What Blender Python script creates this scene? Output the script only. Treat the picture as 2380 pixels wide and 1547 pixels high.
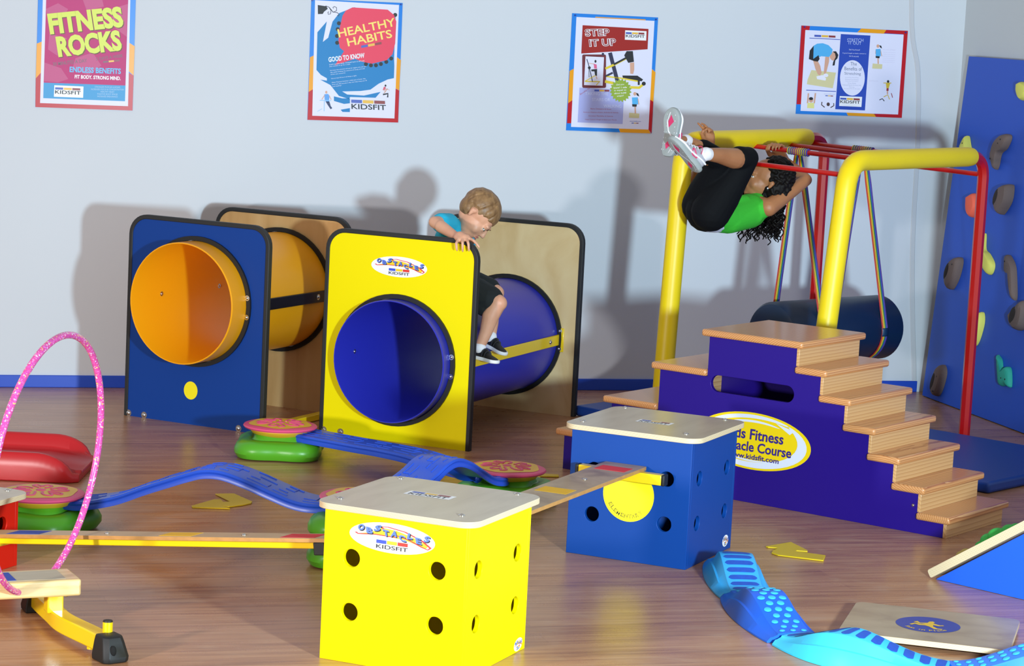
import bpy, bmesh, math, random
from mathutils import Vector, Matrix, Quaternion
from math import sin, cos, pi
random.seed(7)
for _o in list(bpy.data.objects): bpy.data.objects.remove(_o)
SC = bpy.context.scene
COL = SC.collection
V = Vector

# ---------------------------------------------------------------- camera
PITCH, ROLL, CAMZ = 0.13005, 0.0501, 1.8876
cam_d = bpy.data.cameras.new('camera'); cam = bpy.data.objects.new('camera', cam_d); COL.objects.link(cam)
cam_d.sensor_width = 36.0; cam_d.lens = 5779.56 / 2380 * 36.0; cam_d.clip_start = 0.1; cam_d.clip_end = 60
_u = V((1, 0, 0)); _v = V((0, sin(PITCH), cos(PITCH))); _f = V((0, cos(PITCH), -sin(PITCH)))
_r = _u * cos(ROLL) + _v * sin(ROLL); _up = _v * cos(ROLL) - _u * sin(ROLL)
cam.matrix_world = Matrix((( _r.x, _up.x, -_f.x, 0), (_r.y, _up.y, -_f.y, 0), (_r.z, _up.z, -_f.z, CAMZ), (0, 0, 0, 1)))
SC.camera = cam

# ---------------------------------------------------------------- light and exposure
SC.view_settings.view_transform = 'Standard'; SC.view_settings.look = 'None'
SC.view_settings.exposure = 0.0; SC.view_settings.gamma = 1.0; SC.view_settings.use_curve_mapping = False
w = bpy.data.worlds.new('World'); SC.world = w; w.use_nodes = True
w.node_tree.nodes['Background'].inputs[0].default_value = (1.0, 0.95, 0.92, 1); w.node_tree.nodes['Background'].inputs[1].default_value = 0.45

def strobe(name, loc, target, power, size, col, spread):
    l = bpy.data.lights.new(name, 'AREA'); l.shape = 'DISK'; l.size = size; l.energy = power; l.color = col; l.spread = spread
    o = bpy.data.objects.new(name, l); COL.objects.link(o); o.location = loc
    o.rotation_euler = (V(target) - V(loc)).to_track_quat('-Z', 'Y').to_euler()
    return o
strobe('studio_strobe', (1.80, 3.6, 1.15), (1.4, 11.6, 0.9), 270, 0.30, (0.66, 0.88, 1.0), 2.4)
strobe('studio_strobe', (-3.1, 3.9, 1.02), (-1.6, 11.4, 0.9), 87, 0.30, (1.0, 0.96, 0.95), 2.1)

# ---------------------------------------------------------------- materials
def lin(h):
    h = h.lstrip('#'); c = [int(h[i:i + 2], 16) / 255 for i in (0, 2, 4)]
    return tuple((x / 12.92 if x <= 0.04045 else ((x + 0.055) / 1.055) ** 2.4) for x in c) + (1,)
MATS = {}
def M(name, hexc=None, rough=0.5, spec=0.5, coat=0.0, metal=0.0, var=0.0, vscale=8.0, bump=0.0, bscale=200.0):
    if name in MATS: return MATS[name]
    m = bpy.data.materials.new(name); MATS[name] = m; m.use_nodes = True
    nt = m.node_tree; b = nt.nodes['Principled BSDF']
    c = lin(hexc); b.inputs['Base Color'].default_value = c; b.inputs['Roughness'].default_value = rough
    b.inputs['Specular IOR Level'].default_value = spec; b.inputs['Metallic'].default_value = metal
    b.inputs['Coat Weight'].default_value = coat; b.inputs['Coat Roughness'].default_value = 0.12
    tc = None
    if var or bump:
        tc = nt.nodes.new('ShaderNodeTexCoord')
    if var:
        n = nt.nodes.new('ShaderNodeTexNoise'); n.inputs['Scale'].default_value = vscale; n.inputs['Detail'].default_value = 4
        nt.links.new(tc.outputs['Object'], n.inputs['Vector'])
        mx = nt.nodes.new('ShaderNodeMix'); mx.data_type = 'RGBA'
        mx.inputs[6].default_value = tuple(x * (1 - var) for x in c[:3]) + (1,)
        mx.inputs[7].default_value = tuple(min(1, x * (1 + var)) for x in c[:3]) + (1,)
        nt.links.new(n.outputs['Fac'], mx.inputs[0]); nt.links.new(mx.outputs[2], b.inputs['Base Color'])
    if bump:
        n2 = nt.nodes.new('ShaderNodeTexNoise'); n2.inputs['Scale'].default_value = bscale
        nt.links.new(tc.outputs['Object'], n2.inputs['Vector'])
        bp = nt.nodes.new('ShaderNodeBump'); bp.inputs['Strength'].default_value = bump; bp.inputs['Distance'].default_value = 0.002
        nt.links.new(n2.outputs['Fac'], bp.inputs['Height']); nt.links.new(bp.outputs['Normal'], b.inputs['Normal'])
    return m
def ramp_mat(name, build, rough=0.5, coat=0.0, spec=0.5):
    """material whose colour comes from build(nodes, link, texcoord) -> (fac socket, [(pos, hex), ...])"""
    if name in MATS: return MATS[name]
    m = bpy.data.materials.new(name); MATS[name] = m; m.use_nodes = True
    nt = m.node_tree; b = nt.nodes['Principled BSDF']; b.inputs['Roughness'].default_value = rough
    b.inputs['Coat Weight'].default_value = coat; b.inputs['Specular IOR Level'].default_value = spec; b.inputs['Coat Roughness'].default_value = 0.15
    tc = nt.nodes.new('ShaderNodeTexCoord')
    fac, stops = build(nt.nodes, nt.links.new, tc)
    r = nt.nodes.new('ShaderNodeValToRGB'); e = r.color_ramp.elements
    while len(e) < len(stops): e.new(0.5)
    for k, (p, h) in enumerate(stops): e[k].position = p; e[k].color = lin(h)
    nt.links.new(fac, r.inputs[0]); nt.links.new(r.outputs[0], b.inputs['Base Color'])
    return m
def grain(scale, nscale=1.0, detail=5, dist=0.6, rot=(0, 0, 0)):
    def f(N, L, tc):
        mp = N.new('ShaderNodeMapping'); mp.inputs['Scale'].default_value = scale; mp.inputs['Rotation'].default_value = rot
        L(tc.outputs['Object'], mp.inputs['Vector'])
        n = N.new('ShaderNodeTexNoise'); n.inputs['Scale'].default_value = nscale; n.inputs['Detail'].default_value = detail; n.inputs['Distortion'].default_value = dist
        L(mp.outputs[0], n.inputs['Vector']); return n.outputs['Fac']
    return f
def rings(scale, wscale, distort, off=(0, 0, 0)):
    def f(N, L, tc):
        mp = N.new('ShaderNodeMapping'); mp.inputs['Scale'].default_value = scale; mp.inputs['Location'].default_value = off
        L(tc.outputs['Object'], mp.inputs['Vector'])
        wv = N.new('ShaderNodeTexWave'); wv.wave_type = 'RINGS'; wv.rings_direction = 'Y'; wv.wave_profile = 'SAW'
        wv.inputs['Scale'].default_value = wscale; wv.inputs['Distortion'].default_value = distort; wv.inputs['Detail'].default_value = 2; wv.inputs['Detail Scale'].default_value = 0.8
        L(mp.outputs[0], wv.inputs['Vector']); return wv.outputs['Fac']
    return f
def bands(axis, wscale):
    def f(N, L, tc):
        wv = N.new('ShaderNodeTexWave'); wv.bands_direction = axis; wv.wave_profile = 'SIN'; wv.inputs['Scale'].default_value = wscale
        wv.inputs['Distortion'].default_value = 0.4
        L(tc.outputs['Object'], wv.inputs['Vector']); return wv.outputs['Fac']
    return f
PINE = ramp_mat('pine_tread', lambda N, L, t: (rings((1, .12, 1), 42, 3.0, (.31, 0, .06))(N, L, t), [(0, 'd59c66'), (.55, 'd09058'), (.85, 'b97440'), (1, '9d5a2c')]), .32, .35)
PINE2 = ramp_mat('pine_riser', lambda N, L, t: (rings((1, .10, 1), 26, 2.5, (.5, 0, .35))(N, L, t), [(0, 'd8a873'), (.7, 'cd9b64'), (1, 'b9824c')]), .36, .3)
BIRCH = ramp_mat('birch_top', lambda N, L, t: (grain((14, 2.5, 10), 1.2)(N, L, t), [(.3, 'c8b79c'), (.55, 'c0ae92'), (.75, 'b3a084')]), .3, .25)
PLYEDGE = ramp_mat('ply_edge', lambda N, L, t: (bands('Z', 95)(N, L, t), [(0, 'e9d7b6'), (.6, 'e2cba2'), (1, 'b58f60')]), .5)
BIRCHP = ramp_mat('birch_panel', lambda N, L, t: (grain((3.2, 3, 2.2), 1.3, 6, 1.0)(N, L, t), [(.3, 'ead09e'), (.5, 'e0c18c'), (.72, 'd0ac74')]), .45)
MAPLEP = ramp_mat('maple_panel', lambda N, L, t: (grain((10, 3, 1.2), 1.0)(N, L, t), [(.3, 'e2b87e'), (.55, 'd8aa6e'), (.75, 'c8985c')]), .45)
WORN = ramp_mat('worn_board', lambda N, L, t: (grain((2, 2, 2), 3.5, 6, 1)(N, L, t), [(.3, 'b79a74'), (.5, 'a98a63'), (.7, '8c6d49')]), .42, .15)
BEAMW = ramp_mat('beam_wood', lambda N, L, t: (grain((1.2, 14, 18), 1.5, 5, 1.2)(N, L, t), [(.3, 'e3c894'), (.55, 'd9b97e'), (.75, 'c09a5c')]), .38, .2)
BEAMT = ramp_mat('beam_top', lambda N, L, t: (grain((1.5, 12, 12), 1.5)(N, L, t), [(.3, 'b5a98e'), (.6, 'ab9d80'), (.8, '9a8b6c')]), .4, .15)
YEL = M('yellow_laminate', 'f4e000', .42, spec=.12); BLU = M('blue_laminate', '09408e', .45, spec=.22, var=.05, vscale=3); RED = M('red_laminate', 'd01c08', .42, spec=.25)
NAVYP = M('navy_panel', '0c3a86', .45, spec=.25); YPAN = M('yellow_panel', 'f2dd00', .45, spec=.15)
PURP = M('purple_laminate', '240f78', .34, spec=.35)
BLACK = M('black_rubber', '151617', .55, var=.2); TRIM = M('black_edging', '202122', .6, bump=.15)
YMET = M('yellow_metal', 'f3cc0a', .3, coat=.4); RMET = M('red_metal', 'b80f0c', .3, coat=.5); KMET = M('black_metal', '121212', .35)
CHR = M('chrome', 'd8d8d6', .18, metal=1.0); FOAM = M('yellow_vinyl', 'f0d000', .42, var=.04)
OTUBE = M('orange_plastic', 'f4a40a', .36); BTUBE = M('blue_plastic', '2a30b0', .36)
GREEN = M('green_plastic', '4f9e1e', .34); WBLUE = M('wave_blue', '1d4fc8', .36); PINKR = M('pink_rubber', 'dc4a78', .45); YRUB = M('yellow_rubber', 'e6b42c', .45)
LBLUE = M('light_blue_plastic', '35a9ee', .42); DBLUE = M('royal_blue_plastic', '0f5fdc', .42); CYAN = M('cyan_plastic', '3cc6f6', .42); SLOT = M('slot_rubber', '1c50b8', .6, var=.25, vscale=60)
WHITE = M('white_print', 'f2f2f6', .4); INK = M('ink_black', '17171c', .5)
MATB = M('mat_vinyl', '123f96', .45, bump=.1, bscale=120); BOLV = M('navy_vinyl', '0b2440', .4, var=.08)
REDPL = M('red_plastic', 'b8161e', .35, var=.06, vscale=5)

# ---------------------------------------------------------------- mesh helpers
class MB:
    def __init__(s): s.bm = bmesh.new(); s.mi = 0
    def face(s, vs):
        try:
            f = s.bm.faces.new(vs); f.material_index = s.mi; return f
        except ValueError: return None
    def verts(s, pts): return [s.bm.verts.new(V(p)) for p in pts]
    def box(s, a, b, f=None):
        x0, y0, z0 = a; x1, y1, z1 = b
        P = [(x0, y0, z0), (x1, y0, z0), (x1, y1, z0), (x0, y1, z0), (x0, y0, z1), (x1, y0, z1), (x1, y1, z1), (x0, y1, z1)]
        if f: P = [f(*p) for p in P]
        v = s.verts(P)
        for q in ((0, 3, 2, 1), (4, 5, 6, 7), (0, 1, 5, 4), (1, 2, 6, 5), (2, 3, 7, 6), (3, 0, 4, 7)): s.face([v[i] for i in q])
        return s
    def plate(s, outer, holes=(), z0=0.0, z1=0.01, f=None, side=None):
        """polygon with holes, extruded from z0 to z1, mapped by f(x,y,z)"""
        f = f or (lambda x, y, z: (x, y, z)); mi = s.mi
        loops = [list(outer)] + [list(h) for h in holes]
        bm2 = bmesh.new(); ed = []; idx = {}
        k = 0
        for lp in loops:
            vv = [bm2.verts.new((x, y, 0)) for x, y in lp]
            for v in vv: idx[v] = k; k += 1
            for i in range(len(vv)): ed.append(bm2.edges.new((vv[i], vv[(i + 1) % len(vv)])))
        bmesh.ops.triangle_fill(bm2, use_beauty=True, edges=ed)
        tris = []
        for fc in bm2.faces:
            t = [idx[v] for v in fc.verts]; c = fc.calc_area()
            if c < 1e-10: continue
            if fc.normal.z < 0: t.reverse()
            tris.append(t)
        bm2.free()
        flat = [p for lp in loops for p in lp]
        lo = s.verts([f(x, y, z0) for x, y in flat]); hi = s.verts([f(x, y, z1) for x, y in flat])
        for t in tris:
            s.face([hi[i] for i in t]); s.face([lo[i] for i in reversed(t)])
        if side is not None: s.mi = side
        b = 0
        for li, lp in enumerate(loops):
            n = len(lp)
            for i in range(n):
                i0, i1 = b + i, b + (i + 1) % n
                s.face([lo[i0], lo[i1], hi[i1], hi[i0]])
            b += n
        s.mi = mi
        return s
    def flat(s, pts, f, z):
        """flat polygon (no thickness side), triangulated"""
        bm2 = bmesh.new(); vv = [bm2.verts.new((x, y, 0)) for x, y in pts]
        ed = [bm2.edges.new((vv[i], vv[(i + 1) % len(vv)])) for i in range(len(vv))]
        bmesh.ops.triangle_fill(bm2, use_beauty=True, edges=ed)
        ix = {v: i for i, v in enumerate(vv)}
        hi = s.verts([f(x, y, z) for x, y in pts])
        for fc in bm2.faces: s.face([hi[ix[v]] for v in fc.verts])
        bm2.free(); return s
    def loft(s, R, closed=True, caps=True):
        rows = [s.verts(r) for r in R]; n = len(rows[0])
        for a, b in zip(rows, rows[1:]):
            for i in range(n if closed else n - 1):
                j = (i + 1) % n; s.face([a[i], a[j], b[j], b[i]])
        if caps and closed: s.face(list(reversed(rows[0]))); s.face(rows[-1])
        return s
    def tube(s, path, r, n=12, closed=False, caps=True, flat=1.0, up=None, rot=0.0):
        path = [V(p) for p in path]; m = len(path); R = []; ref = None
        for i, p in enumerate(path):
            if closed: t = path[(i + 1) % m] - path[i - 1]
            else: t = path[min(i + 1, m - 1)] - path[max(i - 1, 0)]
            t.normalize()
            if ref is None:
                u0 = V(up) if up else (V((0, 0, 1)) if abs(t.z) < .9 else V((0, 1, 0)))
                ref = (u0 - t * u0.dot(t)).normalized()
            else:
                if up: ref = V(up)
                ref = (ref - t * ref.dot(t)).normalized()
            sd = t.cross(ref); rr = r[i] if isinstance(r, (list, tuple)) else r
            R.append([p + (ref * sin(2 * pi * k / n + rot) * flat + sd * cos(2 * pi * k / n + rot)) * rr for k in range(n)])
        if closed:
            R.append(R[0])
            rows = [s.verts(r_) for r_ in R[:-1]]; rows.append(rows[0])
            for a, b in zip(rows, rows[1:]):
                for i in range(n): s.face([a[i], a[(i + 1) % n], b[(i + 1) % n], b[i]])
        else: s.loft(R, True, caps)
        return s
    def cyl(s, p0, p1, r0, r1=None, n=24): return s.tube([p0, p1], [r0, r0 if r1 is None else r1], n)
    def ell(s, c, r, n=16, m=10, q=None):
        c = V(c); r = (r, r, r) if isinstance(r, (int, float)) else r; R = []
        q = q or Quaternion()
        top = s.bm.verts.new(c + q @ V((0, 0, r[2]))); bot = s.bm.verts.new(c + q @ V((0, 0, -r[2])))
        rows = [s.verts([c + q @ V((r[0] * sin(pi * j / m) * cos(2 * pi * i / n), r[1] * sin(pi * j / m) * sin(2 * pi * i / n), r[2] * cos(pi * j / m))) for i in range(n)]) for j in range(1, m)]
        for i in range(n):
            s.face([top, rows[0][i], rows[0][(i + 1) % n]]); s.face([bot, rows[-1][(i + 1) % n], rows[-1][i]])
        for a, b in zip(rows, rows[1:]):
            for i in range(n): s.face([a[i], b[i], b[(i + 1) % n], a[(i + 1) % n]])
        return s
    def cone(s, p0, r0, p1, r1, n=14):
        """rounded cone as closed shells (for voxel remeshing)"""
        s.ell(p0, r0, n, 8); s.ell(p1, r1, n, 8); return s.cyl(p0, p1, r0, r1, n)
    def chain(s, pts, n=14):
        for (a, ra), (b, rb) in zip(pts, pts[1:]): s.cone(a, ra, b, rb, n)
        return s
    def build(s, name, mats, parent=None, smooth=True, bevel=0.0, world=False, remesh=0.0, relax=0, seg=2, sub=0, ang=35):
        bmesh.ops.recalc_face_normals(s.bm, faces=s.bm.faces)
        me = bpy.data.meshes.new(name); s.bm.to_mesh(me); s.bm.free()
        for m in (mats if isinstance(mats, (list, tuple)) else [mats]): me.materials.append(m)
        o = bpy.data.objects.new(name, me); COL.objects.link(o)
        if parent:
            o.parent = parent
            if world: me.transform(wm(parent).inverted())
        if smooth:
            for p in me.polygons: p.use_smooth = True
            if not remesh: me.set_sharp_from_angle(angle=math.radians(ang))
        if bevel:
            b = o.modifiers.new('bevel', 'BEVEL'); b.width = bevel; b.segments = seg; b.limit_method = 'ANGLE'; b.angle_limit = math.radians(40)
        if remesh:
            r = o.modifiers.new('remesh', 'REMESH'); r.mode = 'VOXEL'; r.voxel_size = remesh; r.use_smooth_shade = True
            if relax:
                q = o.modifiers.new('smooth', 'SMOOTH'); q.factor = .5; q.iterations = relax
        if sub:
            q = o.modifiers.new('subsurf', 'SUBSURF'); q.levels = sub; q.render_levels = sub
        return o
def wm(o):
    m = o.matrix_basis.copy()
    return wm(o.parent) @ m if o.parent else m
def tag(o, label, cat, group=None):
    o['label'] = label; o['category'] = cat
    if group: o['group'] = group
    return o
def thing(name, label, cat, loc=(0, 0, 0), rz=0.0, group=None, basis=None):
    o = bpy.data.objects.new(name, None); COL.objects.link(o); o.empty_display_size = .1
    if basis: o.matrix_basis = basis
    else: o.location = loc; o.rotation_euler = (0, 0, rz)
    return tag(o, label, cat, group)
def struct(mb, name, m, **k):
    o = mb.build(name, m, **k); o['kind'] = 'structure'; return o
def circle(cx, cy, r, n=32, ry=None, a0=0.0): return [(cx + r * cos(a0 + 2 * pi * i / n), cy + (ry or r) * sin(a0 + 2 * pi * i / n)) for i in range(n)]
def rrect(x0, y0, x1, y1, r, n=6):
    P = []
    for cx, cy, a in ((x1 - r, y1 - r, 0), (x0 + r, y1 - r, pi / 2), (x0 + r, y0 + r, pi), (x1 - r, y0 + r, 1.5 * pi)):
        P += [(cx + r * cos(a + pi / 2 * i / n), cy + r * sin(a + pi / 2 * i / n)) for i in range(n + 1)]
    return P
def smooth_path(P, n=8):
    P = [V(p) for p in P]; Q = [P[0] * 2 - P[1]] + P + [P[-1] * 2 - P[-2]]; out = []
    for i in range(1, len(Q) - 2):
        a, b, c, d = Q[i - 1:i + 3]
        for k in range(n):
            t = k / n
            out.append(0.5 * ((2 * b) + (c - a) * t + (2 * a - 5 * b + 4 * c - d) * t * t + (3 * b - a - 3 * c + d) * t ** 3))
    out.append(P[-1]); return out
_TX = {}
def glyphs(s, bold=0.0, shear=0.0):
    k = (s, bold, shear)
    if k in _TX: return _TX[k]
    cu = bpy.data.curves.new('lettering', 'FONT'); cu.body = s; cu.offset = bold; cu.shear = shear; cu.resolution_u = 3
    ob = bpy.data.objects.new('lettering', cu); COL.objects.link(ob)
    bpy.context.view_layer.update()
    dg = bpy.context.evaluated_depsgraph_get(); me = bpy.data.meshes.new_from_object(ob.evaluated_get(dg))
    vs = [tuple(v.co[:2]) for v in me.vertices]; fs = [tuple(p.vertices) for p in me.polygons]
    bpy.data.objects.remove(ob); bpy.data.curves.remove(cu); bpy.data.meshes.remove(me)
    x0 = min(v[0] for v in vs); x1 = max(v[0] for v in vs); y0 = min(v[1] for v in vs); y1 = max(v[1] for v in vs)
    vs = [((x - x0) / (x1 - x0), (y - y0) / (y1 - y0)) for x, y in vs]
    _TX[k] = (vs, fs); return _TX[k]
def letter(mb, s, place, bold=0.0, shear=0.0):
    """place maps unit square (x right, y up) to 3D"""
    vs, fs = glyphs(s, bold, shear); v = mb.verts([place(x, y) for x, y in vs])
    for f in fs: mb.face([v[i] for i in f])
    return mb
def quad(o, bx, by):
    o, bx, by = V(o), V(bx), V(by); return lambda x, y: o + bx * x + by * y
# ---------------------------------------------------------------- the room
WA = 0.28652; WO = V((0, 12.2564, 0)); WD = V((cos(WA), sin(WA), 0)); WN = V((sin(WA), -cos(WA), 0))
def onwall(u, z, off=0.0): return WO + WD * u + WN * off + V((0, 0, z))
def floor_material():
    m = bpy.data.materials.new('laminate_floor'); m.use_nodes = True; nt = m.node_tree; N = nt.nodes; L = nt.links.new
    b = N['Principled BSDF']; tc = N.new('ShaderNodeTexCoord')
    br = N.new('ShaderNodeTexBrick'); br.offset = .37; br.inputs['Scale'].default_value = 1
    br.inputs['Brick Width'].default_value = 1.25; br.inputs['Row Height'].default_value = .098; br.inputs['Mortar Size'].default_value = .0008
    br.inputs['Color1'].default_value = (.25, .25, .25, 1); br.inputs['Color2'].default_value = (.75, .75, .75, 1); br.inputs['Mortar'].default_value = (.1, .1, .1, 1)
    L(tc.outputs['Object'], br.inputs['Vector'])
    mp = N.new('ShaderNodeMapping'); mp.inputs['Scale'].default_value = (1.6, 34, 1); L(tc.outputs['Object'], mp.inputs['Vector'])
    n1 = N.new('ShaderNodeTexNoise'); n1.inputs['Scale'].default_value = 1.3; n1.inputs['Detail'].default_value = 8; n1.inputs['Distortion'].default_value = .4; L(mp.outputs[0], n1.inputs['Vector'])
    a = N.new('ShaderNodeMath'); a.operation = 'MULTIPLY_ADD'; a.inputs[1].default_value = .26; L(br.outputs['Color'], a.inputs[0])
    a2 = N.new('ShaderNodeMath'); a2.operation = 'MULTIPLY'; a2.inputs[1].default_value = .8; L(n1.outputs['Fac'], a2.inputs[0]); L(a2.outputs[0], a.inputs[2])
    r = N.new('ShaderNodeValToRGB'); e = r.color_ramp.elements
    for p, h in ((.28, '84543a'), (.45, 'a6734f'), (.58, 'b6835c'), (.8, 'c3946d')):
        x = e.new(p); x.color = lin(h)
    e.remove(e[0]); e.remove(e[-1]); L(a.outputs[0], r.inputs[0])
    # scuffs and dust
    mp2 = N.new('ShaderNodeMapping'); mp2.inputs['Scale'].default_value = (2.2, 5, 1); L(tc.outputs['Object'], mp2.inputs['Vector'])
    n2 = N.new('ShaderNodeTexNoise'); n2.inputs['Scale'].default_value = 1.7; n2.inputs['Detail'].default_value = 9; n2.inputs['Roughness'].default_value = .7; n2.inputs['Distortion'].default_value = 1.2; L(mp2.outputs[0], n2.inputs['Vector'])
    r2 = N.new('ShaderNodeValToRGB'); r2.color_ramp.elements[0].position = .5; r2.color_ramp.elements[1].position = .78; r2.color_ramp.elements[1].color = (.36, .36, .36, 1); L(n2.outputs['Fac'], r2.inputs[0])
    mx = N.new('ShaderNodeMix'); mx.data_type = 'RGBA'; L(r2.outputs[0], mx.inputs[0]); L(r.outputs[0], mx.inputs[6]); mx.inputs[7].default_value = lin('c4ab98')
    L(mx.outputs[2], b.inputs['Base Color'])
    ro = N.new('ShaderNodeMapRange'); ro.inputs[3].default_value = .17; ro.inputs[4].default_value = .42; L(n2.outputs['Fac'], ro.inputs[0]); L(ro.outputs[0], b.inputs['Roughness'])
    b.inputs['Specular IOR Level'].default_value = .55
    return m
def place_wall(o): o.location = WO; o.rotation_euler = (0, 0, WA); return o
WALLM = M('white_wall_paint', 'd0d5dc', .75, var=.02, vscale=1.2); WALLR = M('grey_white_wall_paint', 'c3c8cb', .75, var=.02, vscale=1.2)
place_wall(struct(MB().box((-6, -12.5, -.05), (2.5, .12, 0)), 'floor', floor_material(), smooth=False))
place_wall(struct(MB().box((-6, 0, 0), (2.465, .12, 3.4)), 'wall_back', WALLM, smooth=False))
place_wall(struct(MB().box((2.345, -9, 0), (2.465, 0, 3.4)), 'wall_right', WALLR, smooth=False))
place_wall(struct(MB().box((-6, -.012, 0), (2.217, 0, .058)), 'baseboard_back', M('blue_baseboard', '1a49c0', .4), bevel=.003))
t = MB(); sp = smooth_path([(2.0, 0, 3.3), (2.037, 0, 2.02), (2.1, 0, 1.66), (2.128, 0, 1.28), (2.142, 0, .7), (2.205, 0, .03)], 6)
t.loft([[(p.x - .014, 0, p.z), (p.x - .01, -.006, p.z), (p.x + .01, -.006, p.z), (p.x + .014, 0, p.z)] for p in sp])
place_wall(struct(t, 'trim_1', M('wall_seam_strip', 'c6c8cd', .6)))

# ---------------------------------------------------------------- posters
PB = M('poster_blue', '2b83e0', .3, spec=.2); PY = M('poster_orange', 'f0a21e', .3, spec=.2); PR = M('poster_red', 'c01f28', .3, spec=.2)
PGW = M('poster_page', 'e3e3f8', .35, spec=.15)
LB, LY, LR = M('logo_blue', '3f55b5', .4), M('logo_yellow', 'e8b73a', .4), M('logo_maroon', '8c2f32', .4)
class Sheet:
    def __init__(s, name, label, u, z, w, h, tilt, corners):
        s.w, s.h, s.c = w, h, [V(c) for c in corners]
        s.root = thing(name, label, 'poster', basis=Matrix.Translation(onwall(u, z, .0)) @ Matrix.Rotation(WA, 4, 'Z') @ Matrix.Rotation(-tilt, 4, 'Y'))
    def st(s, x, y):
        A, B, Cc, D = s.c; q = V((x, y)); a = b = .5
        for _ in range(8):
            p = A * (1 - a) * (1 - b) + B * a * (1 - b) + Cc * a * b + D * (1 - a) * b
            da = (B - A) * (1 - b) + (Cc - D) * b; db = (D - A) * (1 - a) + (Cc - B) * a
            r = q - p; det = da.x * db.y - da.y * db.x
            a += (r.x * db.y - r.y * db.x) / det; b += (da.x * r.y - da.y * r.x) / det
        return a, b
    def P(s, x, y, k):
        a, b = s.st(x, y); return ((a - .5) * s.w, -.004 - .0005 * k, (.5 - b) * s.h)
    def poly(s, mb, pts, k, mi=0):
        mb.mi = mi; mb.flat(pts, lambda x, y, z: s.P(x, y, k), 0); mb.mi = 0; return mb
    def txt(s, mb, t, bl, br, tl, k, mi=0, bold=0.0, shear=0.0):
        bl, br, tl = V(bl), V(br), V(tl); mb.mi = mi
        letter(mb, t, lambda x, y: s.P(*(bl + (br - bl) * x + (tl - bl) * y), k), bold, shear); mb.mi = 0; return mb
    def line(s, mb, pts, wd, k, mi=0):
        pts = [V(p) for p in pts]; mb.mi = mi; L_, R_ = [], []
        for i, p in enumerate(pts):
            d = (pts[min(i + 1, len(pts) - 1)] - pts[max(i - 1, 0)]).normalized(); n = V((-d.y, d.x)) * (wd[i] if isinstance(wd, (list, tuple)) else wd) / 2
            L_.append(p + n); R_.append(p - n)
        a = mb.verts([s.P(*p, k) for p in L_]); b = mb.verts([s.P(*p, k) for p in R_])
        for i in range(len(pts) - 1): mb.face([a[i], a[i + 1], b[i + 1], b[i]])
        mb.mi = 0; return mb
    def disc(s, mb, c, r, k, mi=0, n=16): return s.poly(mb, circle(c[0], c[1], r, n) if not isinstance(r, tuple) else circle(c[0], c[1], r[0], n, r[1]), k, mi)
    def base(s, zones, page):
        b = MB().box((-s.w / 2, -.004, -s.h / 2), (s.w / 2, -.0005, s.h / 2))
        for mi, z in zones: s.poly(b, z, .4, mi)
        b.build('border', [PB, PY, PR], s.root, smooth=False)
        s.poly(MB(), page, 1).build('page', PGW, s.root, smooth=False)
    def logo(s, box, tl, tr, bl, k=4, word='KIDSFIT'):
        if box: s.poly(b := MB(), box, k - 1).build('logo_panel', WHITE, s.root, smooth=False)
        tl, tr, bl = V(tl), V(tr), V(bl); ex, ey = tr - tl, bl - tl; m = MB(); s.bars(m, tl, ex, ey * .34, k)
        s.txt(m, word, tl + ey, tl + ey + ex, tl + ey * .44, k, 3, .012)
        m.build('logo', [LB, LY, LR, INK], s.root, smooth=False)
    def bars(s, m, tl, ex, ey, k):
        tl, ex, ey = V(tl), V(ex), V(ey)
        for i in range(3): s.poly(m, [tl + ex * (i / 3), tl + ex * (i / 3 + .31), tl + ex * (i / 3 + .31) + ey, tl + ex * (i / 3) + ey], k, i)
    def pin(s, x, y):
        p = V(s.P(x, y, 2)); MB().cyl(p, p + V((0, -.006, 0)), .0045, .0035, 12).build('push_pin', M('pin_blue', '1c2f9a', .3), s.root)
GRAY = M('print_grey', '8b6a78', .5)
# --- poster 1
s = Sheet('wall_poster', 'pink wall poster reading FITNESS ROCKS with yellow lettering, above the blue tunnel panel', -2.138, 1.6055, .450, .575, 0, [(265, -123), (948, -97), (916, 766), (243, 740)])
s.base([(1, [(253, 300), (300, 280), (300, 480), (246, 540)]), (2, [(246, 540), (300, 480), (300, 690), (860, 690), (860, 480), (926, 520), (916, 766), (243, 740)]), (1, [(935, 315), (880, 280), (880, 480), (926, 520)])], [(297, -90), (908, -66), (885, 735), (275, 712)])
m = MB(); s.poly(m, [(320, -70), (893, -50), (868, 590), (300, 570)], 2); s.poly(m, [(300, 570), (868, 590), (864, 700), (297, 678)], 2, 2)
for p in ([(317, 60), (400, 20), (470, 60), (420, 150), (330, 160)], [(560, -40), (700, -45), (720, 40), (600, 70)], [(305, 430), (420, 470), (470, 545), (400, 568), (303, 560)], [(760, 60), (890, 20), (880, 250), (800, 190)], [(520, 400), (640, 360), (700, 450), (610, 520), (500, 470)], [(340, 230), (460, 260), (420, 400), (330, 340)]): s.poly(m, p, 2.4, 1)
m.build('artwork', [M('poster_pink', 'c2447c', .4, spec=.15), M('poster_rose', 'c9648f', .4, spec=.15), M('poster_sky', '5aa6da', .4, spec=.15)], s.root, smooth=False)
m = MB()
for dx, dy, k, mi in ((6, 6, 3, 1), (0, 0, 3.5, 0)):
    s.txt(m, 'FITNESS', (345 + dx, 238 + dy), (862 + dx, 182 + dy), (323 + dx, 92 + dy), k, mi, .05); s.txt(m, 'ROCKS', (403 + dx, 395 + dy), (850 + dx, 345 + dy), (380 + dx, 250 + dy), k, mi, .05)
m.build('headline', [M('poster_lime', 'd2dd34', .4), M('poster_olive', '6b5a38', .5)], s.root, smooth=False)
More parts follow.
